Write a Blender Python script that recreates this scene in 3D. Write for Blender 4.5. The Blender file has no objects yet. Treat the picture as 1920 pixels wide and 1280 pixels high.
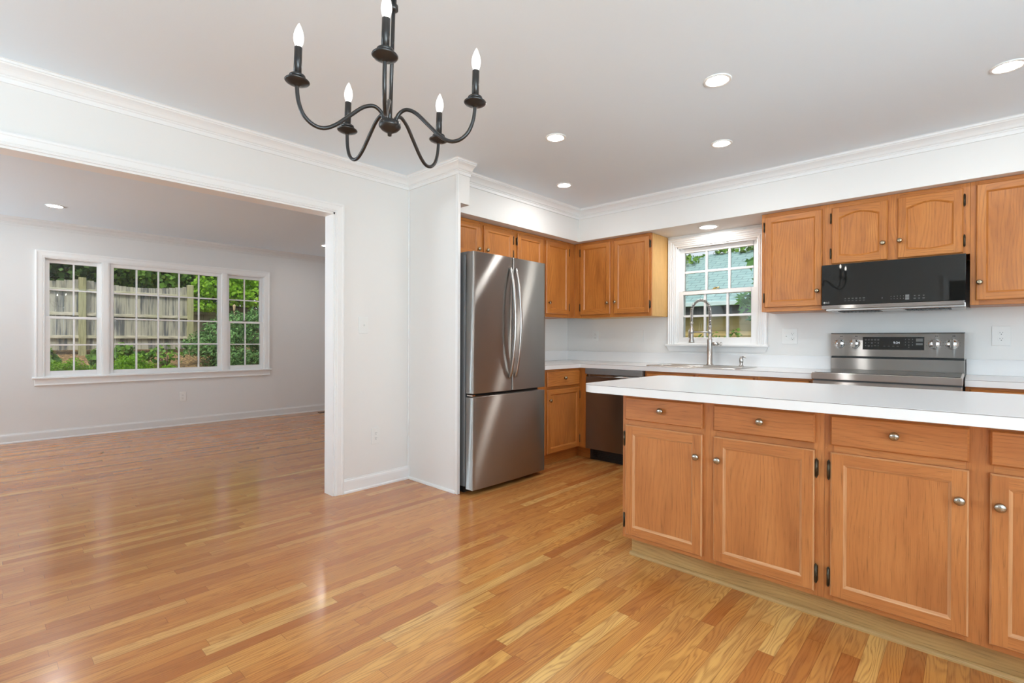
import bpy, bmesh, math, random
import numpy as np
from mathutils import Vector, Matrix

# ------------------------------------------------------------------ scene, camera, world, sun, exposure
sc = bpy.context.scene
COL = sc.collection
PI = math.pi
R = math.radians

F_PX, YAW, PITCH, ROLL, CAM_H = 930.716, R(-43.00085), R(-0.15721), R(0.21641), 1.135
fw = Vector((math.sin(YAW)*math.cos(PITCH), math.cos(YAW)*math.cos(PITCH), math.sin(PITCH)))
rt = Vector((math.cos(YAW), -math.sin(YAW), 0))
up = rt.cross(fw)
rt2 = rt*math.cos(ROLL) + up*math.sin(ROLL)
up2 = up*math.cos(ROLL) - rt*math.sin(ROLL)
cam = bpy.data.cameras.new('camera')
cam.sensor_width = 36
cam.sensor_fit = 'HORIZONTAL'
cam.lens = F_PX/1920*36
cam.clip_start = 0.05
cam_o = bpy.data.objects.new('camera', cam)
COL.objects.link(cam_o)
m = Matrix((rt2, up2, -fw)).transposed().to_4x4()
m.translation = (0, 0, CAM_H)
cam_o.matrix_world = m
sc.camera = cam_o

sc.view_settings.view_transform = 'Standard'
sc.view_settings.look = 'None'
sc.view_settings.gamma = 1
sc.view_settings.use_curve_mapping = False
sc.view_settings.exposure = 0.07
sc.cycles.max_bounces = 10
sc.cycles.diffuse_bounces = 6
sc.cycles.glossy_bounces = 5
sc.cycles.transparent_max_bounces = 12
sc.cycles.sample_clamp_indirect = 6
sc.cycles.caustics_reflective = False
sc.cycles.caustics_refractive = False
sc.cycles.use_denoising = True

LAMP = 190.0        # radiance of the round ceiling lamps
BULB = 60.0         # radiance of the chandelier bulb filaments
w = bpy.data.worlds.new('sky')
sc.world = w
w.use_nodes = True
nt = w.node_tree
nt.nodes.clear()
wo = nt.nodes.new('ShaderNodeOutputWorld')
bg = nt.nodes.new('ShaderNodeBackground')
sky = nt.nodes.new('ShaderNodeTexSky')
sky.sky_type = 'NISHITA'
sky.sun_disc = False
sky.sun_elevation = R(48)
sky.sun_rotation = R(100)
sky.air_density = 1.0
sky.dust_density = 2.0
sc1 = nt.nodes.new('ShaderNodeVectorMath'); sc1.operation = 'SCALE'; sc1.inputs['Scale'].default_value = 0.10
nt.links.new(sky.outputs[0], sc1.inputs[0])
mx = nt.nodes.new('ShaderNodeMix'); mx.data_type = 'RGBA'
mx.inputs[0].default_value = 0.62
nt.links.new(sc1.outputs[0], mx.inputs[6])
mx.inputs[7].default_value = (1.15, 1.2, 1.28, 1)
nt.links.new(mx.outputs[2], bg.inputs[0])
bg.inputs[1].default_value = 1.0
nt.links.new(bg.outputs[0], wo.inputs[0])

sun = bpy.data.lights.new('sun', 'SUN')
sun.energy = 3.1
sun.angle = R(14)
sun.color = (1.0, 0.95, 0.86)
sun_o = bpy.data.objects.new('sun', sun)
COL.objects.link(sun_o)
sd = Vector((math.cos(R(-46))*math.cos(R(46)), math.sin(R(-46))*math.cos(R(46)), math.sin(R(46))))  # towards the sun: east-south-east
sun_o.rotation_euler = sd.to_track_quat('Z', 'Y').to_euler()
sun_o.location = (20, -8, 25)

def fill_light(name, loc, towards, sx, sy, watts, col=(0.76, 0.905, 1.0)):
    """daylight added at an invented opening behind the camera to brighten room and ceiling"""
    l = bpy.data.lights.new(name, 'AREA')
    l.shape = 'RECTANGLE'; l.size = sx; l.size_y = sy
    l.energy = watts; l.color = col
    o = bpy.data.objects.new(name, l)
    COL.objects.link(o)
    o.location = loc
    o.rotation_euler = (-Vector(towards)).to_track_quat('Z', 'Y').to_euler()
    return o
fill_light('fill_light_east', (2.90, -0.2, 1.06), (-1, 0, 3.6), 2.5, 1.9, 300)  # unseen area fills added behind the camera, tilted up towards the ceiling
fill_light('fill_light_south', (1.85, -1.78, 1.46), (0, 1, 1.3), 1.55, 1.1, 70)
fill_light('fill_light_dining', (-2.75, -1.78, 1.45), (0, 1, 0.7), 0.7, 1.1, 30)
fill_light('fill_light_living', (-6.4, -3.48, 1.38), (0, 1, 3.6), 1.9, 1.2, 290)

# ------------------------------------------------------------------ material helpers
class NT:
    def __init__(s, name):
        s.mat = bpy.data.materials.new(name)
        s.mat.use_nodes = True
        s.t = s.mat.node_tree
        s.t.nodes.clear()
        s.out = s.t.nodes.new('ShaderNodeOutputMaterial')
    def n(s, ty, props=None, **ins):
        nd = s.t.nodes.new(ty)
        for k, v in (props or {}).items():
            setattr(nd, k, v)
        for k, v in ins.items():
            key = int(k[1:]) if k[0] == 'i' and k[1:].isdigit() else k.replace('_', ' ')
            s.set(nd.inputs[key], v)
        return nd
    def set(s, sock, v):
        if isinstance(v, bpy.types.NodeSocket):
            s.t.links.new(v, sock)
        elif v is not None:
            if hasattr(sock.default_value, '__len__') and not hasattr(v, '__len__'):
                v = (v, v, v)
            if hasattr(sock.default_value, '__len__') and len(sock.default_value) == 4 and len(v) == 3:
                v = (*v, 1)
            sock.default_value = v
    def m(s, op, a, b=None, c=None):
        nd = s.t.nodes.new('ShaderNodeMath')
        nd.operation = op
        s.set(nd.inputs[0], a)
        if b is not None: s.set(nd.inputs[1], b)
        if c is not None: s.set(nd.inputs[2], c)
        return nd.outputs[0]
    def mix(s, f, a, b, mode='MIX'):
        nd = s.t.nodes.new('ShaderNodeMix')
        nd.data_type = 'RGBA'
        nd.blend_type = mode
        s.set(nd.inputs[0], f); s.set(nd.inputs[6], a); s.set(nd.inputs[7], b)
        return nd.outputs[2]
    def vec(s, x, y, z=0.0):
        nd = s.t.nodes.new('ShaderNodeCombineXYZ')
        s.set(nd.inputs[0], x); s.set(nd.inputs[1], y); s.set(nd.inputs[2], z)
        return nd.outputs[0]
    def sep(s, v):
        nd = s.t.nodes.new('ShaderNodeSeparateXYZ')
        s.set(nd.inputs[0], v)
        return nd.outputs
    def noise(s, v, scale=1.0, detail=2.0, rough=0.5):
        return s.n('ShaderNodeTexNoise', Vector=v, Scale=scale, Detail=detail, Roughness=rough).outputs[0]
    def ramp(s, f, stops):
        nd = s.t.nodes.new('ShaderNodeValToRGB')
        el = nd.color_ramp.elements
        while len(el) < len(stops): el.new(0.5)
        for e, (p, c) in zip(el, stops):
            e.position = p
            e.color = (*c, 1) if len(c) == 3 else c
        s.set(nd.inputs[0], f)
        return nd.outputs[0]
    def smooth(s, x, lo, hi, a=0.0, b=1.0):
        nd = s.t.nodes.new('ShaderNodeMapRange')
        nd.interpolation_type = 'SMOOTHSTEP'
        s.set(nd.inputs[0], x); s.set(nd.inputs[1], lo); s.set(nd.inputs[2], hi); s.set(nd.inputs[3], a); s.set(nd.inputs[4], b)
        return nd.outputs[0]
    def bump(s, h, strength=0.2, dist=0.002):
        return s.n('ShaderNodeBump', Height=h, Strength=strength, Distance=dist).outputs[0]
    def done(s, **ins):
        p = s.n('ShaderNodeBsdfPrincipled')
        for k, v in ins.items():
            s.set(p.inputs[k.replace('_', ' ')], v)
        s.t.links.new(p.outputs[0], s.out.inputs[0])
        return s.mat

def plain(name, col, rough=0.5, metal=0.0, spec=0.5, **kw):
    t = NT(name)
    return t.done(Base_Color=col, Roughness=rough, Metallic=metal, Specular_IOR_Level=spec, **kw)

def paint(name, col, rough, bump=0.06):
    t = NT(name)
    p = t.n('ShaderNodeNewGeometry').outputs[0]
    n1 = t.noise(p, 60, 3)
    return t.done(Base_Color=col, Roughness=rough, Normal=t.bump(n1, bump, 0.001))

def oak(name, dark, mid, light, rough=0.36, worn=0.0, ring=0.44):
    t = NT(name)
    uv = t.n('ShaderNodeTexCoord').outputs['UV']
    u, v, _ = t.sep(uv)
    lo = t.noise(t.vec(t.m('MULTIPLY', u, 2.2), t.m('MULTIPLY', v, 9)), 1, 3, 0.55)
    warp = t.noise(t.vec(t.m('MULTIPLY', u, 1.3), t.m('MULTIPLY', v, 5.5)), 1, 2)
    ph = t.m('ADD', t.m('MULTIPLY', v, 330), t.m('MULTIPLY', warp, 62))
    rings = t.m('MULTIPLY_ADD', t.m('SINE', ph), 0.5, 0.5)
    rings = t.m('POWER', rings, 2.5)
    pores = t.noise(t.vec(t.m('MULTIPLY', u, 9), t.m('MULTIPLY', v, 420)), 1, 3, 0.65)
    pores = t.smooth(pores, 0.52, 0.66)
    col = t.ramp(lo, [(0.25, dark), (0.5, mid), (0.78, light)])
    col = t.mix(t.m('MULTIPLY', rings, ring), col, dark)
    col = t.mix(t.m('MULTIPLY', pores, t.m('MULTIPLY_ADD', rings, 0.42, 0.26)), col, tuple(c*0.42 for c in dark))
    if worn:
        g = t.n('ShaderNodeNewGeometry').outputs[0]
        spots = t.smooth(t.noise(g, 95, 4, 0.65), 0.69, 0.76)
        big = t.smooth(t.noise(g, 4.0, 2), 0.42, 0.62)
        col = t.mix(t.m('MULTIPLY', t.m('MULTIPLY', spots, big), worn), col, (0.72, 0.52, 0.36))
    return t.done(Base_Color=col, Roughness=rough, Normal=t.bump(t.m('ADD', pores, t.m('MULTIPLY', rings, 0.5)), 0.10, 0.0006))

def brushed(name, col, rough, grain, stretch, aniso=-0.8, vary=0.015):
    """steel brushed along grain; highlights smear along stretch, across the grain"""
    t = NT(name)
    p = t.n('ShaderNodeNewGeometry').outputs[0]
    k = 240
    x, y, z = t.sep(p)
    st = t.noise(t.vec(t.m('MULTIPLY', x, 3 if grain[0] else k), t.m('MULTIPLY', y, 3 if grain[1] else k), t.m('MULTIPLY', z, k*3)), 1, 2)
    r = t.m('MULTIPLY_ADD', st, vary, rough - vary*0.5)
    g = t.n('ShaderNodeBsdfAnisotropic', {'distribution': 'MULTI_GGX'}, Color=col, Roughness=r, Anisotropy=aniso, Rotation=0.0, Tangent=t.vec(*[float(q) for q in stretch]))
    t.t.links.new(g.outputs[0], t.out.inputs[0])
    return t.mat

def emis(name, col, st):
    t = NT(name)
    e = t.n('ShaderNodeEmission', Color=col, Strength=st)
    t.t.links.new(e.outputs[0], t.out.inputs[0])
    return t.mat

def glass(name, tint=(0.97, 0.985, 0.98), refl=1.0):
    t = NT(name)
    tr = t.n('ShaderNodeBsdfTransparent', Color=tint)
    gl = t.n('ShaderNodeBsdfGlossy', Color=(1, 1, 1), Roughness=0.0)
    fr = t.n('ShaderNodeFresnel', IOR=1.45)
    mxs = t.n('ShaderNodeMixShader', i0=t.m('MULTIPLY', fr.outputs[0], refl), i1=tr.outputs[0], i2=gl.outputs[0])
    t.t.links.new(mxs.outputs[0], t.out.inputs[0])
    return t.mat

def leafmat(name, c1, c2, c3, transl=0.35, rough=0.5):
    t = NT(name)
    r = t.n('ShaderNodeNewGeometry').outputs['Random Per Island']
    col = t.ramp(r, [(0.0, c1), (0.5, c2), (1.0, c3)])
    d = t.n('ShaderNodeBsdfPrincipled', Base_Color=col, Roughness=rough, Specular_IOR_Level=0.3)
    tl = t.n('ShaderNodeBsdfTranslucent', Color=col)
    ms = t.n('ShaderNodeMixShader', i0=transl, i1=d.outputs[0], i2=tl.outputs[0])
    t.t.links.new(ms.outputs[0], t.out.inputs[0])
    return t.mat

def floor_mat():
    t = NT('oak_strip_floor')
    p = t.n('ShaderNodeNewGeometry').outputs[0]
    x, y, z = t.sep(p)
    xs = t.m('DIVIDE', t.m('ADD', x, 50), 0.0572)
    row = t.m('FLOOR', xs); fx = t.m('FRACT', xs)
    r1 = t.n('ShaderNodeTexWhiteNoise', {'noise_dimensions': '1D'}, W=row).outputs['Value']
    r2 = t.n('ShaderNodeTexWhiteNoise', {'noise_dimensions': '1D'}, W=t.m('ADD', row, 37.3)).outputs['Value']
    ln = t.m('MULTIPLY_ADD', r2, 0.75, 0.42)
    ys = t.m('DIVIDE', t.m('ADD', t.m('ADD', y, 50), t.m('MULTIPLY', r1, 13.0)), ln)
    seg = t.m('FLOOR', ys); fy = t.m('FRACT', ys)
    wn = t.n('ShaderNodeTexWhiteNoise', {'noise_dimensions': '2D'}, Vector=t.vec(row, seg))
    idv = wn.outputs['Value']
    wc = t.sep(wn.outputs['Color'])
    gx = t.m('ADD', x, t.m('MULTIPLY', wc[0], 31.0)); gy = t.m('ADD', y, t.m('MULTIPLY', wc[1], 57.0))
    warp = t.noise(t.vec(t.m('MULTIPLY', gx, 13), t.m('MULTIPLY', gy, 1.5)), 1, 2)
    ph = t.m('ADD', t.m('MULTIPLY', gx, 420), t.m('MULTIPLY', warp, 85))
    rings = t.m('POWER', t.m('MULTIPLY_ADD', t.m('SINE', ph), 0.5, 0.5), 2.2)
    por = t.smooth(t.noise(t.vec(t.m('MULTIPLY', gx, 560), t.m('MULTIPLY', gy, 7)), 1, 3, 0.65), 0.50, 0.66)
    tone = t.noise(t.vec(t.m('MULTIPLY', gx, 18), t.m('MULTIPLY', gy, 1.6)), 1, 2)
    base = t.ramp(idv, [(0.0, (0.40, 0.130, 0.036)), (0.2, (0.49, 0.178, 0.050)), (0.5, (0.55, 0.215, 0.060)),
                        (0.8, (0.58, 0.240, 0.070)), (0.95, (0.62, 0.280, 0.086)), (1.0, (0.66, 0.33, 0.11))])
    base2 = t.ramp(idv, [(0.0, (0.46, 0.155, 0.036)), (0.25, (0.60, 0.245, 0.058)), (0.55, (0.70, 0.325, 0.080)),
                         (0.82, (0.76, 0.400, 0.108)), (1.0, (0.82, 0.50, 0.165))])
    # the boards of the kitchen and by the island are yellower and lighter than those of the other room
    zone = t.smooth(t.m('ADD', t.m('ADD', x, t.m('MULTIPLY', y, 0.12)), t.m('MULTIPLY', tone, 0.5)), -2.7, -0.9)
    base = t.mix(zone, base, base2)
    streak = t.smooth(t.noise(t.vec(t.m('MULTIPLY', gx, 70), t.m('MULTIPLY', gy, 0.9)), 1, 3, 0.6), 0.57, 0.72)
    base = t.mix(t.m('MULTIPLY', streak, 0.55), base, (0.26, 0.085, 0.03))
    base = t.mix(t.m('MULTIPLY', t.smooth(tone, 0.35, 0.7), 0.38), base, (0.42, 0.155, 0.05))
    c = t.mix(t.m('MULTIPLY', rings, 0.36), base, (0.30, 0.100, 0.030))
    c = t.mix(t.m('MULTIPLY', por, t.m('MULTIPLY_ADD', rings, 0.38, 0.16)), c, (0.18, 0.058, 0.018))
    e1 = t.m('MAXIMUM', t.smooth(fx, 0.0, 0.030, 1, 0), t.smooth(fx, 0.970, 1.0, 0, 1))
    fl = t.m('MULTIPLY', fy, ln)
    e2 = t.smooth(fl, 0.0, 0.0022, 1, 0)
    gap = t.m('MAXIMUM', t.m('MULTIPLY', e1, 0.62), e2)
    c = t.mix(t.m('MULTIPLY', gap, 0.75), c, (0.10, 0.032, 0.012))
    rg = t.m('MULTIPLY_ADD', t.noise(p, 3.0, 3), 0.12, 0.17)
    h = t.m('SUBTRACT', t.m('MULTIPLY', t.noise(t.vec(t.m('MULTIPLY', x, 22), t.m('MULTIPLY', y, 1.2)), 1, 1), 0.6), gap)
    return t.done(Base_Color=c, Roughness=rg, Specular_IOR_Level=0.5, Coat_Weight=0.3, Coat_Roughness=0.13, Normal=t.bump(h, 0.02, 0.0008))

M = {}
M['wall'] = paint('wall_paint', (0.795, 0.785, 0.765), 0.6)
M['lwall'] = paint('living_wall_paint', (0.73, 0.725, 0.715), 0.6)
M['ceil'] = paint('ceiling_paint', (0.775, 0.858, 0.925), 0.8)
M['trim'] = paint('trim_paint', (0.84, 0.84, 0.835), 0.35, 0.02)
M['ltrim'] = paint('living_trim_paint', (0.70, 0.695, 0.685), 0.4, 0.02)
M['floor'] = floor_mat()
M['oak'] = oak('honey_oak', (0.355, 0.115, 0.022), (0.51, 0.182, 0.036), (0.59, 0.235, 0.052))
M['oak_pale'] = oak('pale_oak_end', (0.62, 0.345, 0.11), (0.70, 0.42, 0.15), (0.75, 0.47, 0.18), 0.45)
M['oak_isl'] = oak('worn_island_oak', (0.37, 0.130, 0.038), (0.50, 0.190, 0.056), (0.57, 0.232, 0.074), 0.40, worn=0.55, ring=0.26)
M['bead_worn_lit'] = oak('worn_lit_bead', (0.50, 0.22, 0.085), (0.60, 0.31, 0.14), (0.68, 0.40, 0.21), 0.4, worn=0.8)  # paler door edges: some wear, plus edge highlights painted into the colour
M['toe'] = oak('raw_toe_board', (0.36, 0.21, 0.075), (0.47, 0.285, 0.105), (0.54, 0.35, 0.14), 0.55, worn=0.2)
M['knob'] = plain('aged_brass', (0.36, 0.30, 0.21), 0.27, 1.0)
M['pewter'] = plain('pewter', (0.44, 0.41, 0.36), 0.26, 1.0)
M['hinge'] = plain('dark_hinge', (0.075, 0.06, 0.04), 0.4, 0.8)
M['lam'] = paint('white_laminate', (0.80, 0.80, 0.80), 0.22, 0.01)
M['seam'] = plain('laminate_seam', (0.22, 0.20, 0.185), 0.6)
M['ss_y'] = brushed('brushed_steel_fridge', (0.50, 0.485, 0.465), 0.33, (0, 1, 0), (1, 0, 1), -0.86)
M['ss_x'] = brushed('brushed_steel', (0.78, 0.77, 0.75), 0.30, (1, 0, 0), (0, 1, 1), -0.88)
M['ss_dark'] = brushed('dark_steel', (0.33, 0.318, 0.308), 0.40, (1, 0, 0), (0, 1, 1), -0.75)
M['strip'] = plain('satin_grey_strip', (0.20, 0.20, 0.20), 0.42, 0.25)
M['chrome'] = plain('polished_steel', (0.72, 0.71, 0.70), 0.16, 1.0)
M['nickel'] = plain('brushed_nickel', (0.56, 0.55, 0.53), 0.28, 1.0)
M['fr_side'] = plain('fridge_grey', (0.16, 0.165, 0.17), 0.45)
M['black'] = plain('black_plastic', (0.012, 0.012, 0.012), 0.4)
M['bglass'] = plain('black_glass', (0.012, 0.012, 0.011), 0.02, 0, 0.42)
M['window_dark'] = plain('oven_window', (0.024, 0.023, 0.021), 0.05)
M['mark'] = plain('printed_mark', (0.42, 0.42, 0.40), 0.5)
M['markdim'] = plain('printed_mark_dim', (0.16, 0.16, 0.155), 0.5)
M['digit'] = emis('clock_digits', (0.85, 0.92, 1.0), 0.9)
M['iron'] = plain('dark_bronze_metal', (0.050, 0.048, 0.047), 0.30, 0.65)
M['plate'] = plain('white_plastic', (0.80, 0.80, 0.78), 0.35)
M['slot'] = plain('slot', (0.05, 0.05, 0.05), 0.6)
M['brasslock'] = plain('sash_lock_brass', (0.50, 0.36, 0.12), 0.3, 1.0)
M['lamp'] = emis('lamp_lens', (1.0, 0.98, 0.95), LAMP)
M['lamp_sink'] = emis('sink_lamp_lens', (1.0, 0.965, 0.91), LAMP*0.5)
M['filament'] = emis('filament', (1.0, 0.95, 0.87), BULB)
tt = NT('frosted_bulb')
M['bulb'] = tt.mat
e_ = tt.n('ShaderNodeEmission', Color=(1, .98, .95), Strength=1.9)
t_ = tt.n('ShaderNodeBsdfTransparent', Color=(.95, .95, .95))
tt.t.links.new(tt.n('ShaderNodeMixShader', i0=.45, i1=t_.outputs[0], i2=e_.outputs[0]).outputs[0], tt.out.inputs[0])
M['pane'] = glass('window_glass')
M['hall'] = plain('dark_hall', (0.10, 0.095, 0.09), 0.9)

# ------------------------------------------------------------------ mesh builder
RNG = random.Random(7)
ORG = {}

class MB:
    def __init__(s):
        s.v, s.f, s.uv, s.mi, s.sm = [], [], [], [], []
    def face(s, pts, uv=None, mat=0, smooth=False):
        b = len(s.v)
        s.v += [tuple(p) for p in pts]
        s.f.append(tuple(range(b, b+len(pts))))
        s.uv.append(uv if uv else [(0, 0)]*len(pts))
        s.mi.append(mat); s.sm.append(smooth)
    def gface(s, pts, g, off=(0, 0), mat=0):
        """face whose uv runs u along direction g (world)"""
        P = [Vector(p) for p in pts]
        n = Vector((0, 0, 0))
        for i in range(1, len(P)-1):
            n += (P[i]-P[0]).cross(P[i+1]-P[0])
        n.normalize()
        g = Vector(g)
        g = g - n*g.dot(n)
        if g.length < 0.2:
            g = n.orthogonal()
        g.normalize()
        c = n.cross(g)
        s.face(pts, [(p.dot(g)+off[0], p.dot(c)+off[1]) for p in P], mat)
    def box(s, x0, y0, z0, x1, y1, z1, g=(0, 0, 1), mat=0, off=None):
        off = off or (RNG.uniform(0, 50), RNG.uniform(0, 50))
        x0, x1 = sorted((x0, x1)); y0, y1 = sorted((y0, y1)); z0, z1 = sorted((z0, z1))
        p = [(x0, y0, z0), (x1, y0, z0), (x1, y1, z0), (x0, y1, z0), (x0, y0, z1), (x1, y0, z1), (x1, y1, z1), (x0, y1, z1)]
        for q in ((3, 2, 1, 0), (4, 5, 6, 7), (0, 1, 5, 4), (1, 2, 6, 5), (2, 3, 7, 6), (3, 0, 4, 7)):
            s.gface([p[i] for i in q], g, off, mat)
        return s
    def prism(s, poly, z0, z1, mat=0, g=(1, 0, 0), smooth=False):
        """poly: ccw list of (x,y)"""
        off = (RNG.uniform(0, 50), RNG.uniform(0, 50))
        n = len(poly)
        s.gface([(x, y, z1) for x, y in poly], g, off, mat)
        s.gface([(x, y, z0) for x, y in reversed(poly)], g, off, mat)
        for i in range(n):
            a, b = poly[i], poly[(i+1) % n]
            s.gface([(a[0], a[1], z0), (b[0], b[1], z0), (b[0], b[1], z1), (a[0], a[1], z1)], g, off, mat)
            s.sm[-1] = smooth
        return s
    def rings(s, rings, cap0=True, cap1=True, mat=0, smooth=True, closed=False):
        n = len(rings[0])
        b = len(s.v)
        for r in rings: s.v += [tuple(p) for p in r]
        k = len(rings)
        for i in range(k if closed else k-1):
            i2 = (i+1) % k
            for j in range(n):
                j2 = (j+1) % n
                s.f.append((b+i*n+j, b+i*n+j2, b+i2*n+j2, b+i2*n+j))
                s.uv.append([(i*.01, j*.01)]*4); s.mi.append(mat); s.sm.append(smooth)
        if not closed:
            if cap0:
                s.f.append(tuple(b+j for j in reversed(range(n)))); s.uv.append([(0, 0)]*n); s.mi.append(mat); s.sm.append(False)
            if cap1:
                s.f.append(tuple(b+(k-1)*n+j for j in range(n))); s.uv.append([(0, 0)]*n); s.mi.append(mat); s.sm.append(False)
        return s
    def lathe(s, prof, c=(0, 0, 0), ax=(0, 0, 1), n=24, mat=0, cap=True):
        ax = Vector(ax).normalized()
        e1 = ax.orthogonal().normalized(); e2 = ax.cross(e1)
        c = Vector(c)
        rr = []
        for r, h in prof:
            r = max(r, 1e-5)
            rr.append([c+ax*h+e1*(r*math.cos(2*PI*j/n))+e2*(r*math.sin(2*PI*j/n)) for j in range(n)])
        return s.rings(rr, cap, cap, mat)
    def tube(s, pts, r, n=10, mat=0):
        P = [Vector(p) for p in pts]
        rr = []
        t0 = (P[1]-P[0]).normalized()
        e = t0.orthogonal().normalized()
        for i, p in enumerate(P):
            t = (P[min(i+1, len(P)-1)]-P[max(i-1, 0)]).normalized()
            e = (e - t*e.dot(t)).normalized()
            b = t.cross(e)
            ri = r[i] if isinstance(r, (list, tuple)) else r
            rr.append([p+e*(ri*math.cos(2*PI*j/n))+b*(ri*math.sin(2*PI*j/n)) for j in range(n)])
        return s.rings(rr, True, True, mat)
    def build(s, name, mats, parent=None, loc=(0, 0, 0), bevel=0.0, kind=None, seg=2):
        root = parent
        if root is not None:
            o0 = Vector(ORG[root.name])
        else:
            o0 = Vector(loc)
        me = bpy.data.meshes.new(name)
        me.from_pydata([tuple(Vector(p)-o0) for p in s.v], [], s.f)
        for mt in (mats if isinstance(mats, (list, tuple)) else [mats]):
            me.materials.append(mt)
        me.polygons.foreach_set('material_index', s.mi)
        me.polygons.foreach_set('use_smooth', s.sm)
        uvl = me.uv_layers.new(name='UVMap')
        uvl.data.foreach_set('uv', [c for fu in s.uv for q in fu for c in q])
        bm = bmesh.new(); bm.from_mesh(me)
        bmesh.ops.remove_doubles(bm, verts=bm.verts, dist=1e-5)
        bmesh.ops.recalc_face_normals(bm, faces=bm.faces)
        bm.to_mesh(me); bm.free()
        o = bpy.data.objects.new(name, me)
        COL.objects.link(o)
        ORG[o.name] = tuple(o0)
        if parent is not None:
            o.parent = parent
        else:
            o.location = o0
        if bevel:
            b = o.modifiers.new('bevel', 'BEVEL')
            b.width = bevel; b.segments = seg; b.limit_method = 'ANGLE'; b.angle_limit = R(40)
        if kind: o['kind'] = kind
        return o

def tag(o, label, cat, group=None):
    o['label'] = label; o['category'] = cat
    if group: o['group'] = group
    return o
def thing(name, label, cat, loc=(0, 0, 0), group=None):
    o = bpy.data.objects.new(name, None)
    o.empty_display_size = 0.1
    COL.objects.link(o)
    o.location = loc
    ORG[o.name] = tuple(loc)
    return tag(o, label, cat, group)
def struct(mb, name, mats, bevel=0.0):
    return mb.build(name, mats, kind='structure', bevel=bevel)
def catmull(pts, n=6):
    P = [Vector(p) for p in pts]
    P = [P[0]*2-P[1]] + P + [P[-1]*2-P[-2]]
    out = []
    for i in range(1, len(P)-2):
        for k in range(n):
            t = k/n
            a, b, c, d = P[i-1:i+3]
            out.append(0.5*((2*b)+(c-a)*t+(2*a-5*b+4*c-d)*t*t+(3*b-a-3*c+d)*t**3))
    out.append(P[-2])
    return out
def sweep(mb, path, prof, zc, mat=0):
    """moulding: path of (x,y), room on the RIGHT of travel direction; prof: (projection, drop below zc)"""
    n = len(path)
    P = [Vector((*p, 0)) for p in path]
    offs = []
    for i in range(n):
        ds = []
        if i > 0: ds.append((P[i]-P[i-1]).normalized())
        if i < n-1: ds.append((P[i+1]-P[i]).normalized())
        ns = [Vector((d.y, -d.x, 0)) for d in ds]
        if len(ns) == 2:
            mvec = ns[0]+ns[1]
            mvec = mvec/ (mvec.dot(ns[0]))
        else:
            mvec = ns[0]
        offs.append(mvec)
    rr = [[P[i]+offs[i]*p+Vector((0, 0, zc-d)) for p, d in prof] for i in range(n)]
    k = len(prof)
    for i in range(n-1):
        for j in range(k):
            j2 = (j+1) % k
            mb.face([rr[i][j], rr[i+1][j], rr[i+1][j2], rr[i][j2]], None, mat)
    mb.face(rr[0], None, mat); mb.face(list(reversed(rr[-1])), None, mat)
    return mb

# ------------------------------------------------------------------ room shell
ZC = 2.44
XD, XD2 = -3.395, -3.515          # divider wall faces
XE, YS, YN = 3.0, -1.9, 4.56      # kitchen / dining room
XW, YLS, YLN = -7.61, -3.6, 4.56  # living room
OP0, OP1, OPZ = -1.0, 1.758, 2.058

struct(MB().box(-8.0, -4.0, -0.12, 3.3, 4.9, 0.0), 'floor', M['floor'])
struct(MB().box(-8.15, -4.3, ZC, 3.6, 5.0, ZC+0.25), 'ceiling', M['ceil'])

def wall_x(name, x0, x1, y0, y1, holes, mat):
    """wall slab in the y-z plane with rectangular holes (y0,y1,z0,z1)"""
    mb = MB()
    cur = y0
    for a, b, c, d in sorted(holes):
        mb.box(x0, cur, 0, x1, a, ZC)
        if c > 0: mb.box(x0, a, 0, x1, b, c)
        if d < ZC: mb.box(x0, a, d, x1, b, ZC)
        cur = b
    mb.box(x0, cur, 0, x1, y1, ZC)
    return struct(mb, name, mat)
def wall_y(name, y0, y1, x0, x1, holes, mat):
    mb = MB()
    cur = x0
    for a, b, c, d in sorted(holes):
        mb.box(cur, y0, 0, a, y1, ZC)
        if c > 0: mb.box(a, y0, 0, b, y1, c)
        if d < ZC: mb.box(a, y0, d, b, y1, ZC)
        cur = b
    mb.box(cur, y0, 0, x1, y1, ZC)
    return struct(mb, name, mat)

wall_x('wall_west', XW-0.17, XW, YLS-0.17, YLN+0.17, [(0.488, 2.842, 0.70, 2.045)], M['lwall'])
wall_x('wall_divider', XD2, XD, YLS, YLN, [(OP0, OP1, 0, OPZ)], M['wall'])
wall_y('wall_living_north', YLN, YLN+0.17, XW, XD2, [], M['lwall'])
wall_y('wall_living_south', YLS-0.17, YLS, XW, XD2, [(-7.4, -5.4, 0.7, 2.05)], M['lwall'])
wall_y('wall_north', YN, YN+0.17, XD2, XE+0.17, [(-2.095, -1.362, 1.10, 2.03)], M['wall'])
wall_x('wall_east', XE, XE+0.17, YS-0.17, YN, [(-1.5, 1.1, 0.0, 2.08)], M['wall'])
wall_y('wall_south', YS-0.17, YS, XD, XE, [(-0.30, 0.62, 0, 2.08), (1.0, 2.7, 0.85, 2.08), (-3.15, -2.35, 0.85, 2.05)], M['wall'])
# dark hall seen (only in reflections) through the doorway in the south wall
hb = MB()
hb.box(-0.6, YS-2.2, 0, 0.9, YS-2.1, ZC); hb.box(-0.7, YS-2.2, 0, -0.6, YS-0.17, ZC); hb.box(0.9, YS-2.2, 0, 1.0, YS-0.17, ZC)
hb.box(-0.7, YS-2.2, -0.12, 1.0, YS-0.17, 0); hb.box(-0.7, YS-2.2, ZC, 1.0, YS-0.17, ZC+0.1)
struct(hb, 'wall_hall', M['hall'])

# refrigerator side panel with the short boxed return above it
struct(MB().box(XD, 2.399, 0, -2.779, 2.414, ZC), 'wall_fridge_side', M['wall'])
struct(MB().box(-2.945, 2.414, 2.146, -2.779, 2.508, ZC), 'trim_boxed_return', M['wall'])
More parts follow.
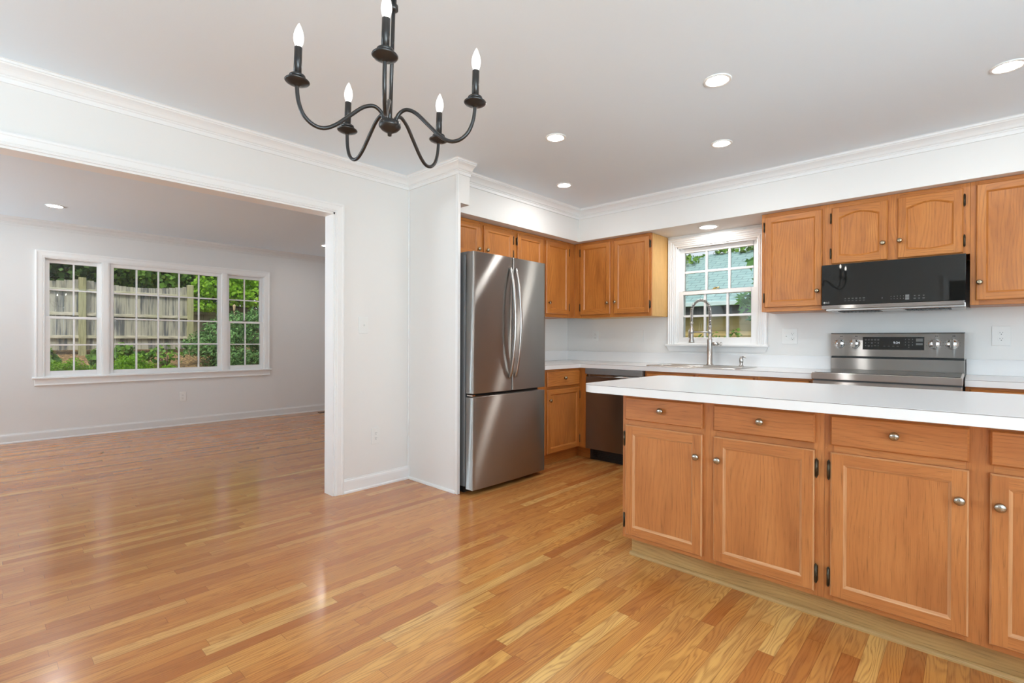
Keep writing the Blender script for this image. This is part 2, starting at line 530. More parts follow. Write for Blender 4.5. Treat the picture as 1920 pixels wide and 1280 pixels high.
# soffits over the upper cabinets
struct(MB().box(XD, 2.414, 2.134, -2.945, YN, ZC), 'ceiling_soffit_west', M['wall'])
struct(MB().box(-2.945, 4.145, 2.134, XE, YN, ZC), 'ceiling_soffit_north', M['wall'])

CROWN = [(0, 0), (0, .086), (.011, .086), (.013, .066), (.019, .061), (.019, .056), (.027, .054), (.031, .050), (.038, .040), (.048, .031),
         (.060, .024), (.070, .020), (.073, .014), (.079, .013), (.080, .0015), (.088, .0015), (.088, 0)]
struct(sweep(MB(), [(XD, YS), (XD, 2.399), (-2.779, 2.399), (-2.779, 2.508)], CROWN, ZC), 'trim_crown_dining', M['trim'])
struct(sweep(MB(), [(-2.945, 2.5), (-2.945, 4.145), (XE, 4.145)], CROWN, ZC), 'trim_crown_kitchen', M['trim'])
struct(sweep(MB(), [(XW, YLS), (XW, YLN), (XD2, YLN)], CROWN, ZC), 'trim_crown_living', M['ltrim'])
BASE = [(0, .104), (0, 0), (.022, 0), (.022, .010), (.019, .016), (.014, .018), (.013, .078), (.011, .090), (.007, .096), (.006, .104)]
BASE = [(p, -z) for p, z in BASE]
struct(sweep(MB(), [(XD, OP1+0.064), (XD, 2.399)], BASE, 0), 'baseboard_divider', M['trim'])
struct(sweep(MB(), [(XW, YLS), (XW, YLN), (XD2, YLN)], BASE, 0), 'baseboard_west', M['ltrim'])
SHOE = [(0, 0), (0, -.020), (.006, -.019), (.012, -.014), (.015, -.006), (.015, 0)]
struct(sweep(MB(), [(XD+0.02, 2.399), (-2.800, 2.399)], SHOE, 0), 'trim_shoe', M['trim'])
cb = MB(); cb.box(XD, 2.387, 0.104, XD+0.012, 2.399, 2.354)
struct(cb, 'trim_corner_bead', M['trim'], 0.004)
eb = MB(); eb.box(-2.803, 2.391, 0, -2.776, 2.399, 2.354); eb.box(-2.779, 2.391, 0, -2.775, 2.416, 2.146)
struct(eb, 'trim_panel_edge', M['trim'], 0.001)

# opening: jambs and casing
jb = MB()
jb.box(XD2-0.002, OP1-0.016, 0, XD+0.002, OP1+0.002, OPZ); jb.box(XD2-0.002, OP0-0.002, 0, XD+0.002, OP0+0.016, OPZ)
jb.box(XD2-0.002, OP0, OPZ-0.016, XD+0.002, OP1, OPZ+0.002)
struct(jb, 'trim_opening_jamb', M['trim'])
def casing(mb, face, a0, a1, z0, z1, wd, prof, bottom=False):
    """mitred casing round a hole; face(a,n,z) -> point; prof: (across 0..1 from the hole, height)"""
    def ring(aa0, aa1, zz0, zz1):
        if bottom: return [(aa0, zz0), (aa0, zz1), (aa1, zz1), (aa1, zz0)]
        return [(aa0, z0), (aa0, zz1), (aa1, zz1), (aa1, z0)]
    rr = [[face(a, hgt, z) for a, z in ring(a0-t*wd, a1+t*wd, z0-t*wd, z1+t*wd)] for t, hgt in prof]
    k = 4
    for i in range(len(rr)-1):
        for j in range(k if bottom else k-1):
            j2 = (j+1) % k
            mb.face([rr[i][j], rr[i][j2], rr[i+1][j2], rr[i+1][j]])
    return mb
CAS = [(0, 0), (0, .010), (.04, .012), (.10, .010), (.16, .012), (.20, .010), (.26, .013), (.70, .015), (.76, .018), (.90, .019), (1.0, .016), (1.0, 0)]
fE = lambda a, n, z: (XD+n, a, z)
fL = lambda a, n, z: (XD2-n, a, z)
cs = MB()
casing(cs, fE, OP0+0.004, OP1-0.004, 0, OPZ-0.004, 0.068, CAS)
casing(cs, fL, OP0+0.004, OP1-0.004, 0, OPZ-0.004, 0.068, CAS)
struct(cs, 'trim_opening_casing', M['trim'])

# ------------------------------------------------------------------ windows
def sash(parent, face, a0, a1, z0, z1, n0, n1, st, rb, rtp, cols, rows, mun=0.018, name='sash'):
    """sash frame with muntins and one pane; n0..n1 depth range (n grows into the room)"""
    mb = MB()
    def bx(x0, zz0, x1, zz1, d0=n0, d1=n1):
        p, q = face(x0, d0, zz0), face(x1, d1, zz1)
        mb.box(*p, *q)
    bx(a0, z0, a0+st, z1); bx(a1-st, z0, a1, z1); bx(a0+st, z0, a1-st, z0+rb); bx(a0+st, z1-rtp, a1-st, z1)
    ga0, ga1, gz0, gz1 = a0+st, a1-st, z0+rb, z1-rtp
    mid = (n0+n1)/2
    for i in range(1, cols):
        c = ga0+(ga1-ga0)*i/cols
        bx(c-mun/2, gz0, c+mun/2, gz1, mid-0.012, mid+0.012)
    for i in range(1, rows):
        c = gz0+(gz1-gz0)*i/rows
        bx(ga0, c-mun/2, ga1, c+mun/2, mid-0.011, mid+0.011)
    s = mb.build(name, M['trim'], parent, bevel=0.002)
    g = MB()
    p, q = face(ga0-0.004, mid-0.002, gz0-0.004), face(ga1+0.004, mid+0.002, gz1+0.004)
    g.box(*p, *q)
    g.build('pane', M['pane'], s)
    return s

win1 = bpy.data.objects.new('window_1', None); COL.objects.link(win1); win1.location = (XW, 1.665, 0.70); ORG['window_1'] = (XW, 1.665, 0.70); win1['kind'] = 'structure'
win1['label'] = 'white triple living room window with divided panes above the garden fence'
fW = lambda a, n, z: (XW+n, a, z)
mb = MB()
def bW(mb, y0, z0, y1, z1, n0, n1): mb.box(XW+n0, y0, z0, XW+n1, y1, z1)
# frame lining and mullions
bW(mb, 0.488, 0.70, 0.500, 2.045, -0.17, 0.002); bW(mb, 2.830, 0.70, 2.842, 2.045, -0.17, 0.002); bW(mb, 0.488, 2.033, 2.842, 2.045, -0.17, 0.002)
bW(mb, 0.488, 0.70, 2.842, 0.712, -0.17, 0.0)
bW(mb, 0.990, 0.712, 1.062, 2.033, -0.17, 0.003); bW(mb, 2.280, 0.712, 2.350, 2.033, -0.17, 0.003)
mb.build('window_frame', M['trim'], win1, bevel=0.002)
mb = MB()
casing(mb, fW, 0.494, 2.838, 0.70, 2.041, 0.078, CAS)
for a in (0.986, 2.275):
    bW(mb, a+0.004, 0.70, a+0.076, 2.041, 0.001, 0.013); bW(mb, a+0.018, 0.70, a+0.062, 2.041, 0.01, 0.017)
mb.build('window_casing', M['trim'], win1)
mb = MB(); bW(mb, 0.392, 0.682, 2.940, 0.702, -0.03, 0.042)
mb.build('window_sill', M['trim'], win1, bevel=0.005)
mb = MB(); bW(mb, 0.412, 0.608, 2.922, 0.682, 0.0, 0.014); bW(mb, 0.412, 0.608, 2.922, 0.622, 0.0, 0.020)
mb.build('window_apron', M['trim'], win1, bevel=0.003)
for a0, a1 in ((0.500, 0.990), (2.350, 2.830)):
    sash(win1, fW, a0, a1, 1.362, 2.033, -0.085, -0.050, 0.038, 0.024, 0.042, 2, 2, 0.016, 'upper_sash')
    lo_s = sash(win1, fW, a0, a1, 0.712, 1.386, -0.048, -0.012, 0.042, 0.054, 0.028, 2, 2, 0.016, 'lower_sash')
    lk = MB(); lk.box(XW-0.05, (a0+a1)/2-0.03, 1.386, XW-0.02, (a0+a1)/2+0.02, 1.398)
    lk.build('sash_lock', M['hinge'], lo_s, bevel=0.002)
sash(win1, fW, 1.062, 2.280, 0.712, 2.033, -0.06, -0.015, 0.044, 0.046, 0.040, 5, 4, 0.018, 'picture_sash')

win2 = bpy.data.objects.new('window_2', None); COL.objects.link(win2); win2.location = (-1.73, YN, 1.10); ORG['window_2'] = (-1.73, YN, 1.10); win2['kind'] = 'structure'
win2['label'] = 'white double hung kitchen window over the sink'
fN = lambda a, n, z: (a, YN-n, z)
def bN(mb, x0, z0, x1, z1, n0, n1): mb.box(x0, YN-n1, z0, x1, YN-n0, z1)
mb = MB()
bN(mb, -2.095, 1.10, -2.080, 2.03, -0.17, 0.002); bN(mb, -1.377, 1.10, -1.362, 2.03, -0.17, 0.002); bN(mb, -2.095, 2.012, -1.362, 2.03, -0.17, 0.002); bN(mb, -2.095, 1.10, -1.362, 1.112, -0.17, 0)
mb.build('window_frame', M['trim'], win2, bevel=0.002)
mb = MB()
FLUTE = [(0, 0), (0, .012), (.10, .016), (.16, .010), (.26, .018), (.34, .012), (.48, .021), (.58, .014), (.72, .024), (.84, .020), (.94, .028), (1.0, .024), (1.0, 0)]
casing(mb, fN, -2.090, -1.367, 1.10, 2.025, 0.083, FLUTE)
mb.build('window_casing', M['trim'], win2)
mb = MB(); bN(mb, -2.192, 1.083, -1.272, 1.103, -0.03, 0.045)
mb.build('window_sill', M['trim'], win2, bevel=0.005)
mb = MB()
pr = [(-2.182, 1.083), (-1.282, 1.083), (-1.300, 1.036), (-2.164, 1.036)]
mb.face([(x, YN-0.030 if z > 1.05 else YN-0.012, z) for x, z in pr]); mb.face([(x, YN, z) for x, z in reversed(pr)])
for i in range(4):
    a, b = pr[i], pr[(i+1) % 4]
    fy = lambda q: YN-0.030 if q[1] > 1.05 else YN-0.012
    mb.face([(a[0], fy(a), a[1]), (a[0], YN, a[1]), (b[0], YN, b[1]), (b[0], fy(b), b[1])])
mb.build('window_apron', M['trim'], win2)
sash(win2, fN, -2.080, -1.377, 1.570, 2.012, -0.085, -0.050, 0.040, 0.030, 0.040, 3, 2, 0.020, 'upper_sash')
lo_s = sash(win2, fN, -2.080, -1.377, 1.112, 1.604, -0.048, -0.010, 0.045, 0.055, 0.036, 3, 2, 0.020, 'lower_sash')
lk = MB(); lk.box(-1.765, YN+0.012, 1.604, -1.705, YN+0.045, 1.612); lk.lathe([(.012, 0), (.012, .010), (.004, .014)], (-1.745, YN+0.03, 1.612)); lk.tube([(-1.745, YN+0.03, 1.622), (-1.70, YN+0.02, 1.622)], 0.005, 8)
lk.build('sash_lock', M['brasslock'], lo_s)

# unseen glass doors and windows added behind the camera for light, plus the reflected doorway
d1 = bpy.data.objects.new('added_door_1', None); COL.objects.link(d1); d1.location = (XE, 0.2, 0); ORG['added_door_1'] = (XE, 0.2, 0); d1['kind'] = 'structure'
fX = lambda a, n, z: (XE-n, a, z)
for a0, a1 in ((-1.5, -0.18), (-0.22, 1.1)):
    sash(d1, fX, a0, a1, 0.0, 2.08, -0.10, -0.05, 0.09, 0.16, 0.09, 1, 1, 0.02, 'door_leaf')
mb = MB(); casing(mb, fX, -1.5, 1.1, 0, 2.08, 0.07, CAS); mb.build('door_casing', M['trim'], d1)
for nm, a0, a1, z1 in (('added_window_3', 1.0, 2.7, 2.08), ('added_window_4', -3.15, -2.35, 2.05)):
    wv = bpy.data.objects.new(nm, None); COL.objects.link(wv); wv.location = (a0, YS, 0.85); ORG[nm] = (a0, YS, 0.85); wv['kind'] = 'structure'
    fS = lambda a, n, z: (a, YS+n, z)
    sash(wv, fS, a0, a1, 0.85, z1, -0.10, -0.05, 0.06, 0.06, 0.06, 2, 1, 0.03, 'sash')
    mb = MB(); casing(mb, fS, a0, a1, 0.85, z1, 0.07, CAS, True); mb.build('window_casing', M['trim'], wv)
wv = bpy.data.objects.new('added_window_5', None); COL.objects.link(wv); wv.location = (-6.4, YLS, 0.7); ORG['added_window_5'] = (-6.4, YLS, 0.7); wv['kind'] = 'structure'
fS2 = lambda a, n, z: (a, YLS+n, z)
sash(wv, fS2, -7.4, -5.4, 0.7, 2.05, -0.10, -0.05, 0.06, 0.06, 0.06, 3, 2, 0.03, 'sash')
mb = MB(); fS3 = lambda a, n, z: (a, YS+n, z)
casing(mb, fS3, -0.30, 0.62, 0, 2.08, 0.07, CAS); struct(mb, 'trim_doorway_casing', M['trim'])

# ------------------------------------------------------------------ cabinets
class Face:
    """local frame of a cabinet front: u right, v up, n out towards the room"""
    def __init__(s, kind, u0, n0):
        s.k, s.u0, s.n0 = kind, u0, n0
    def p(s, u, v, n):
        return (s.u0+u, s.n0-n, v) if s.k == 'S' else (s.n0+n, s.u0+u, v)
    @property
    def U(s): return (1, 0, 0) if s.k == 'S' else (0, 1, 0)
    @property
    def N(s): return (0, -1, 0) if s.k == 'S' else (1, 0, 0)
    def box(s, mb, u0, u1, v0, v1, n0, n1, g, mat=0):
        mb.box(*s.p(u0, v0, n0), *s.p(u1, v1, n1), g=g, mat=mat)
Z3 = (0, 0, 1)
T = 0.019

def make_knob(F, u, v, n, parent, mat, r=0.0155):
    mb = MB()
    mb.lathe([(.006, 0), (.0055, .010), (.008, .013), (r, .017), (r*1.02, .021), (r*.86, .0255), (r*.45, .028), (0.0005, .0287)], F.p(u, v, n), F.N, 20)
    return mb.build('knob', mat, parent)
def make_hinge(F, u, v, parent):
    mb = MB()
    F.box(mb, u-.0055, u+.0055, v-.030, v+.030, 0.0, .012, Z3)
    mb.tube([F.p(u, v-.034, .014), F.p(u, v+.034, .014)], .005, 8)
    for dv in (-.036, .036): mb.lathe([(.001, -.004), (.004, 0), (.001, .004)], F.p(u, v+dv, .014), Z3, 8)
    return mb.build('hinge', M['hinge'], parent)

def door(F, parent, u0, u1, v0, v1, hinge, knob, wood, bead, arch=0.0, km=None, hv=.075, name='door'):
    c, st, b, dp = .005, .044, .010, .009
    mb = MB()
    gz = lambda: (RNG.uniform(0, 50), RNG.uniform(0, 50))
    iu0, iu1, iv0, iv1 = u0+st, u1-st, v0+st, v1-st
    K = 14
    def loop(ins):
        """opening outline inset by ins, counter clockwise from bottom left"""
        a0, a1 = iu0+ins, iu1-ins
        if not arch:
            return [(a0, iv0+ins), (a1, iv0+ins), (a1, iv1-ins), (a0, iv1-ins)]
        bot, top = [], []
        for i in range(K+1):
            t = i/K
            sh = math.sin(PI*t)**1.05
            u = a0+(a1-a0)*t
            bot.append((u, iv0+ins+arch*0.45*(1-sh))); top.append((u, iv1-ins-arch*(1-sh)))
        return bot+top[::-1]
    L0 = loop(0.0); L1 = loop(b)
    o1, o2 = gz(), gz()
    # stiles
    for a, bb in ((u0+c, iu0), (iu1, u1-c)):
        mb.gface([F.p(a, v0+c, T), F.p(bb, v0+c, T), F.p(bb, v1-c, T), F.p(a, v1-c, T)], Z3, gz())
    # rails
    h = len(L0)//2
    bot = L0[:h]; top = L0[h:][::-1]
    for edge, vv in ((bot, v0+c), (top, v1-c)):
        oo = gz()
        for i in range(len(edge)-1):
            p, q = edge[i], edge[i+1]
            mb.gface([F.p(p[0], vv, T), F.p(q[0], vv, T), F.p(q[0], q[1], T), F.p(p[0], p[1], T)], F.U, oo)
    # outer chamfer and sides
    Ra = [(u0+c, v0+c), (u1-c, v0+c), (u1-c, v1-c), (u0+c, v1-c)]
    Rb = [(u0, v0), (u1, v0), (u1, v1), (u0, v1)]
    for i in range(4):
        j = (i+1) % 4
        g = F.U if i % 2 == 0 else Z3
        oo = gz()
        mb.gface([F.p(*Rb[i], T-.005), F.p(*Rb[j], T-.005), F.p(*Ra[j], T), F.p(*Ra[i], T)], g, oo, 1)
        mb.gface([F.p(*Rb[i], 0.0), F.p(*Rb[j], 0.0), F.p(*Rb[j], T-.005), F.p(*Rb[i], T-.005)], g, oo)
    # inner bead
    n = len(L0)
    for i in range(n):
        j = (i+1) % n
        g = Z3 if abs(L0[i][0]-L0[j][0]) < 1e-6 else F.U
        mid0 = ((L0[i][0]*.6+L1[i][0]*.4), (L0[i][1]*.6+L1[i][1]*.4)); mid1 = ((L0[j][0]*.6+L1[j][0]*.4), (L0[j][1]*.6+L1[j][1]*.4))
        mb.gface([F.p(*L0[i], T), F.p(*L0[j], T), F.p(*mid1, T-.003), F.p(*mid0, T-.003)], g, o1, 1)
        mb.gface([F.p(*mid0, T-.003), F.p(*mid1, T-.003), F.p(*L1[j], T-dp), F.p(*L1[i], T-dp)], g, o1, 1)
    d = mb.build(name, [wood, bead], parent)
    pm = MB()
    if arch:
        h = len(L1)//2
        bt, tp = L1[:h], L1[h:][::-1]
        oo = gz()
        for i in range(h-1):
            pm.gface([F.p(*bt[i], T-dp), F.p(*bt[i+1], T-dp), F.p(*tp[i+1], T-dp), F.p(*tp[i], T-dp)], Z3, oo)
    else:
        pm.gface([F.p(*q, T-dp) for q in L1], Z3, gz())
    pm.build('door_panel', wood, d)
    if knob: make_knob(F, knob[0], knob[1], T, d, km or M['knob'])
    if hinge:
        hu = u0-.006 if hinge == 'L' else u1+.006
        for hv_ in (v0+hv, v1-hv): make_hinge(F, hu, hv_, d)
    return d

def drawer(F, parent, u0, u1, v0, v1, wood, bead, knob=True, km=None):
    c = .005
    mb = MB()
    o = (RNG.uniform(0, 50), RNG.uniform(0, 50))
    Ra = [(u0+c, v0+c), (u1-c, v0+c), (u1-c, v1-c), (u0+c, v1-c)]
    Rb = [(u0, v0), (u1, v0), (u1, v1), (u0, v1)]
    mb.gface([F.p(*q, T) for q in Ra], F.U, o)
    for i in range(4):
        j = (i+1) % 4
        mb.gface([F.p(*Rb[i], T-.006), F.p(*Rb[j], T-.006), F.p(*Ra[j], T), F.p(*Ra[i], T)], F.U, o, 1)
        mb.gface([F.p(*Rb[i], 0), F.p(*Rb[j], 0), F.p(*Rb[j], T-.006), F.p(*Rb[i], T-.006)], F.U, o)
    d = mb.build('drawer', [wood, bead], parent)
    if knob: make_knob(F, (u0+u1)/2, (v0+v1)/2+.006, T, d, km or M['knob'])
    return d

def cabinet(name, label, kind, u0, n0, w_, z0, z1, depth, stiles, rails, wood, side=None, group=None):
    """carcass + face frame; stiles (u0,u1); rails (u0,u1,v0,v1)"""
    F = Face(kind, u0, n0)
    c = F.p(w_/2, z0, -depth/2)
    t = thing(name, label, 'cabinet', c, group)
    mb = MB(); F.box(mb, 0.0005, w_-0.0005, z0, z1, -depth, -T-.0005, Z3)
    mb.build('carcass', side or wood, t)
    mb = MB()
    for a, b in stiles: F.box(mb, a, b, z0, z1, -T, 0, Z3)
    for a, b, v0, v1 in rails: F.box(mb, a, b, v0, v1, -T, 0, F.U)
    mb.build('face_frame', wood, t, bevel=0.001)
    return F, t

OK, BD = M['oak'], M['oak']
UZ0, UZ1 = 1.365, 2.131
# west run of uppers (face looks east): door fronts at x=-3.031
F, t = cabinet('upper_cabinet', 'short oak wall cabinet above the refrigerator with two doors', 'E', 2.42, -3.05, 0.875, 1.80, UZ1, 0.342,
               [(0, .04), (.845, .875), (.436, .49)], [(.04, .436, 2.085, UZ1), (.49, .845, 2.085, UZ1), (.04, .436, 1.80, 1.835), (.49, .845, 1.80, 1.835)], OK)
door(F, t, .030, .440, 1.828, 2.104, 'L', (.415, 1.892), OK, BD, 0)
door(F, t, .484, .846, 1.828, 2.104, 'R', (.514, 1.895), OK, BD, 0)
F, t = cabinet('upper_cabinet', 'tall oak wall cabinet right of the refrigerator, in the corner', 'E', 3.296, -3.05, 0.924, UZ0, UZ1, 0.342,
               [(0, .04), (.375, .455), (.80, .924)], [(.04, .375, 2.085, UZ1), (.455, .80, 2.085, UZ1), (.04, .375, UZ0, UZ0+.04), (.455, .80, UZ0, UZ0+.04)], OK)
door(F, t, .030, .387, 1.395, 2.104, 'L', (.36, 1.502), OK, BD, 0)
door(F, t, .444, .810, 1.395, 2.104, 'R', (.478, 1.502), OK, BD, 0)
# north run of uppers, left of the window: door fronts at y=4.201
F, t = cabinet('upper_cabinet', 'oak wall cabinet with two doors left of the kitchen window', 'S', -3.05, 4.22, 0.868, UZ0, UZ1, 0.337,
               [(0, .10), (.43, .488), (.838, .868)], [(.10, .43, 2.085, UZ1), (.488, .838, 2.085, UZ1), (.10, .43, UZ0, UZ0+.04), (.488, .838, UZ0, UZ0+.04)], OK, M['oak_pale'])
door(F, t, .084, .438, 1.395, 2.104, 'L', (.412, 1.503), OK, BD, 0)
door(F, t, .480, .852, 1.395, 2.104, 'R', (.500, 1.508), OK, BD, 0)
# right of the window
F, t = cabinet('upper_cabinet', 'single door oak wall cabinet right of the kitchen window', 'S', -1.236, 4.22, 0.428, UZ0, UZ1, 0.337,
               [(0, .035), (.400, .428)], [(.035, .40, 2.085, UZ1), (.035, .40, UZ0, UZ0+.04)], OK)
door(F, t, .026, .414, 1.397, 2.102, 'L', (.386, 1.506), OK, BD, 0)
F, t = cabinet('upper_cabinet', 'short oak cabinet with two arched doors above the microwave', 'S', -0.807, 4.22, 0.782, 1.686, UZ1, 0.337,
               [(0, .052), (.362, .432), (.742, .782)], [(.052, .362, 2.085, UZ1), (.432, .742, 2.085, UZ1), (.052, .362, 1.686, 1.71), (.432, .742, 1.686, 1.71)], OK)
door(F, t, .045, .369, 1.694, 2.098, 'L', (.345, 1.806), OK, BD, .030)
door(F, t, .424, .750, 1.694, 2.098, 'R', (.436, 1.810), OK, BD, .030)
F, t = cabinet('upper_cabinet', 'tall oak wall cabinet right of the microwave with a dark knob', 'S', -0.024, 4.22, 0.47, UZ0, UZ1, 0.337,
               [(0, .04), (.43, .47)], [(.04, .43, 2.085, UZ1), (.04, .43, UZ0, UZ0+.04)], OK)
door(F, t, .027, .443, 1.393, 2.106, 'R', (.043, 1.502), OK, BD, 0)

# base cabinets, back run
F, t = cabinet('base_cabinet', 'oak base cabinet between the refrigerator and the dishwasher', 'E', 3.30, -2.795, 0.70, 0.11, 0.872, 0.59,
               [(0, .16), (.634, .666)], [(.16, .634, .845, .872), (.16, .634, .695, .715), (.16, .634, .11, .14)], OK)
drawer(F, t, .145, .636, .715, .848, OK, BD)
door(F, t, .145, .636, .118, .692, 'R', (.172, .594), OK, BD, 0)
mb = MB(); mb.box(-2.88, 3.30, 0, -2.862, 4.04, 0.11, g=(0, 1, 0)); mb.box(-2.862, 4.02, 0, -2.709, 4.038, 0.11, g=(1, 0, 0)); mb.build('toe_kick', OK, t)
mb = MB(); mb.box(-2.795, 3.948, 0.11, -2.7095, 3.967, 0.872); mb.build('filler_strip', OK, t)
F, t = cabinet('base_cabinet', 'oak sink base cabinet under the faucet', 'S', -2.105, 3.965, 0.915, 0.11, 0.872, 0.58,
               [(0, .03), (.43, .485), (.885, .915)], [(.03, .43, .85, .872), (.485, .885, .85, .872), (.03, .43, .70, .72), (.485, .885, .70, .72), (.03, .43, .11, .14), (.485, .885, .11, .14)], OK)
drawer(F, t, .02, .44, .722, .857, OK, BD, False); drawer(F, t, .475, .895, .722, .857, OK, BD, False)
door(F, t, .02, .44, .125, .695, 'L', (.415, .60), OK, BD); door(F, t, .475, .895, .125, .695, 'R', (.50, .60), OK, BD)
mb = MB(); mb.box(-2.105, 4.04, 0, -1.19, 4.058, 0.11, g=(1, 0, 0)); mb.build('toe_kick', OK, t)
F, t = cabinet('base_cabinet', 'narrow oak base cabinet left of the range', 'S', -1.188, 3.965, 0.366, 0.11, 0.872, 0.58,
               [(0, .03), (.336, .366)], [(.03, .336, .85, .872), (.03, .336, .70, .72), (.03, .336, .11, .14)], OK)
drawer(F, t, .02, .346, .722, .857, OK, BD); door(F, t, .02, .346, .125, .695, 'L', (.32, .60), OK, BD)
mb = MB(); mb.box(-1.188, 4.04, 0, -0.822, 4.058, 0.11, g=(1, 0, 0)); mb.build('toe_kick', OK, t)
F, t = cabinet('base_cabinet', 'oak base cabinet right of the range', 'S', -0.040, 3.965, 0.66, 0.11, 0.872, 0.58,
               [(0, .03), (.63, .66)], [(.03, .63, .85, .872), (.03, .63, .70, .72), (.03, .63, .11, .14)], OK)
drawer(F, t, .02, .64, .722, .857, OK, BD); door(F, t, .02, .64, .125, .695, 'L', (.61, .60), OK, BD)
mb = MB(); mb.box(-0.04, 4.04, 0, 0.62, 4.058, 0.11, g=(1, 0, 0)); mb.build('toe_kick', OK, t)

# island cabinets: door fronts at y=2.280, frame at y=2.299
OI, BI, PK = M['oak_isl'], M['bead_worn_lit'], M['pewter']
def island_unit(label, x0, pad0, pad1):
    wd = .9095
    F, t = cabinet('island_cabinet', label, 'S', x0, 2.299, wd, 0.112, 0.873, 0.60,
                   [(0, .032), (.415, .483), (.873, wd)],
                   [(.032, .415, .832, .873), (.483, .873, .832, .873), (.032, .415, .69, .735), (.483, .873, .69, .735), (.032, .415, .112, .148), (.483, .873, .112, .148)], OI)
    dl, dr = (.022, .424), (.475, .878)
    for k, (a, b) in enumerate((dl, dr)):
        drawer(F, t, a, b, .727, .843, OI, OI, True, PK)
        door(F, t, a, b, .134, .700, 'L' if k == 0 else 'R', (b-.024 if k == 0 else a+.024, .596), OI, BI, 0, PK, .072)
    return t
island_unit('worn oak island cabinet at the open end, nearest the dishwasher', -1.346, 0, 0)
island_unit('worn oak island cabinet with a pale stile, across from the range', -0.436, 0, 0)
mb = MB(); mb.box(-1.330, 2.367, 0, 0.469, 2.386, 0.111, g=(1, 0, 0))
tk = tag(mb.build('toe_kick_board', M['toe'], loc=(-0.43, 2.376, 0)), 'pale unfinished board along the bottom of the island cabinets', 'board')
mb = MB()
q = [(2.367, 0), (2.354, 0), (2.354, .006), (2.357, .013), (2.362, .017), (2.367, .018)]
rr = [[(x, y, z) for y, z in q] for x in (-1.338, 0.469)]
mb.rings(rr, mat=0, smooth=False)
for i in range(len(mb.uv)): mb.uv[i] = [(mb.v[vi][0], mb.v[vi][1]*3+mb.v[vi][2]*3) for vi in mb.f[i]]
mb.build('quarter_round', M['toe'], tk)

# ------------------------------------------------------------------ countertops
def rrect(x0, y0, x1, y1, rs, n=8):
    """rounded rectangle ccw, radii (bl, br, tr, tl)"""
    out = []
    for (cx, cy, r, a0) in ((x0, y0, rs[0], 180), (x1, y0, rs[1], 270), (x1, y1, rs[2], 0), (x0, y1, rs[3], 90)):
        sx = 1 if cx == x0 else -1; sy = 1 if cy == y0 else -1
        if r == 0: out.append((cx, cy)); continue
        for k in range(n+1):
            a = R(a0+90*k/n)
            out.append((cx+sx*r+r*math.cos(a), cy+sy*r+r*math.sin(a)))
    return out
def inset(poly, d):
    n = len(poly); out = []
    for i in range(n):
        a, b, c = Vector(poly[i-1]), Vector(poly[i]), Vector(poly[(i+1) % n])
        n1 = Vector((-(b-a).y, (b-a).x)).normalized(); n2 = Vector((-(c-b).y, (c-b).x)).normalized()
        mm = n1+n2; mm = mm/max(mm.dot(n1), .3)
        out.append(tuple(b+mm*d))
    return out
def counter(name, label, poly, z0=.874, z1=.914, loc=None):
    loc = loc or (sum(p[0] for p in poly)/len(poly), sum(p[1] for p in poly)/len(poly), z0)
    mb = MB(); mb.prism(inset(poly, .0008), z0, z1-.0031); mb.prism(inset(poly, .0003), z1-.0011, z1)
    c = tag(mb.build(name, M['lam'], loc=loc), label, 'countertop')
    sm = MB(); sm.prism(poly, z1-.0032, z1-.0010)
    sm.build('edge_seam', M['seam'], c)
    return c
counter('island_countertop', 'white laminate island countertop with rounded corners', rrect(-1.475, 2.092, 0.95, 3.0, (.075, 0, 0, .09)))
Lp = [(XD+.001, 3.30), (-2.765, 3.30), (-2.765, 3.925), (-0.822, 3.925), (-0.822, YN-.001), (XD+.001, YN-.001)]
bk = counter('countertop', 'white laminate countertop running from the refrigerator to the range', Lp, loc=(-2.3, 4.3, .874))
mb = MB(); mb.prism([(XD+.001, 3.30), (XD+.02, 3.30), (XD+.02, YN-.02), (-0.822, YN-.02), (-0.822, YN-.001), (XD+.001, YN-.001)], .9142, 1.018)
mb.build('backsplash', M['lam'], bk, bevel=.002)
bk2 = counter('countertop', 'short white laminate countertop right of the range', [(-0.042, 3.925), (0.64, 3.925), (0.64, YN-.001), (-0.042, YN-.001)])
mb = MB(); mb.box(-0.042, YN-.02, .9142, 0.64, YN-.001, 1.018)
mb.build('backsplash', M['lam'], bk2, bevel=.002)

# ------------------------------------------------------------------ sink, faucet, dispenser
t = thing('kitchen_sink', 'stainless steel drop-in sink set in the white countertop', 'sink', (-1.72, 4.2, .914))
mb = MB()
ro = rrect(-2.13, 3.99, -1.33, 4.475, (.05,)*4); ri = rrect(-2.08, 4.03, -1.38, 4.36, (.06,)*4)
n = len(ro)
mb.rings([[(x, y, .9144) for x, y in ro], [(x, y, .9205) for x, y in inset(ro, .004)], [(x, y, .9225) for x, y in ri], [(x, y, .917) for x, y in inset(ri, .006)]], False, False)
mb.build('rim', M['nickel'], t)
mb = MB()
mb.rings([[(x, y, .917) for x, y in inset(ri, .006)], [(x, y, .9146) for x, y in inset(ri, .03)], [(x, y, .9143) for x, y in inset(ri, .10)]], False, True)
mb.build('basin', M['ss_x'], t)
mb = MB(); mb.lathe([(.045, .9148), (.045, .9165), (.02, .9155)], (-1.73, 4.2, 0), n=20); mb.build('drain', M['chrome'], t)

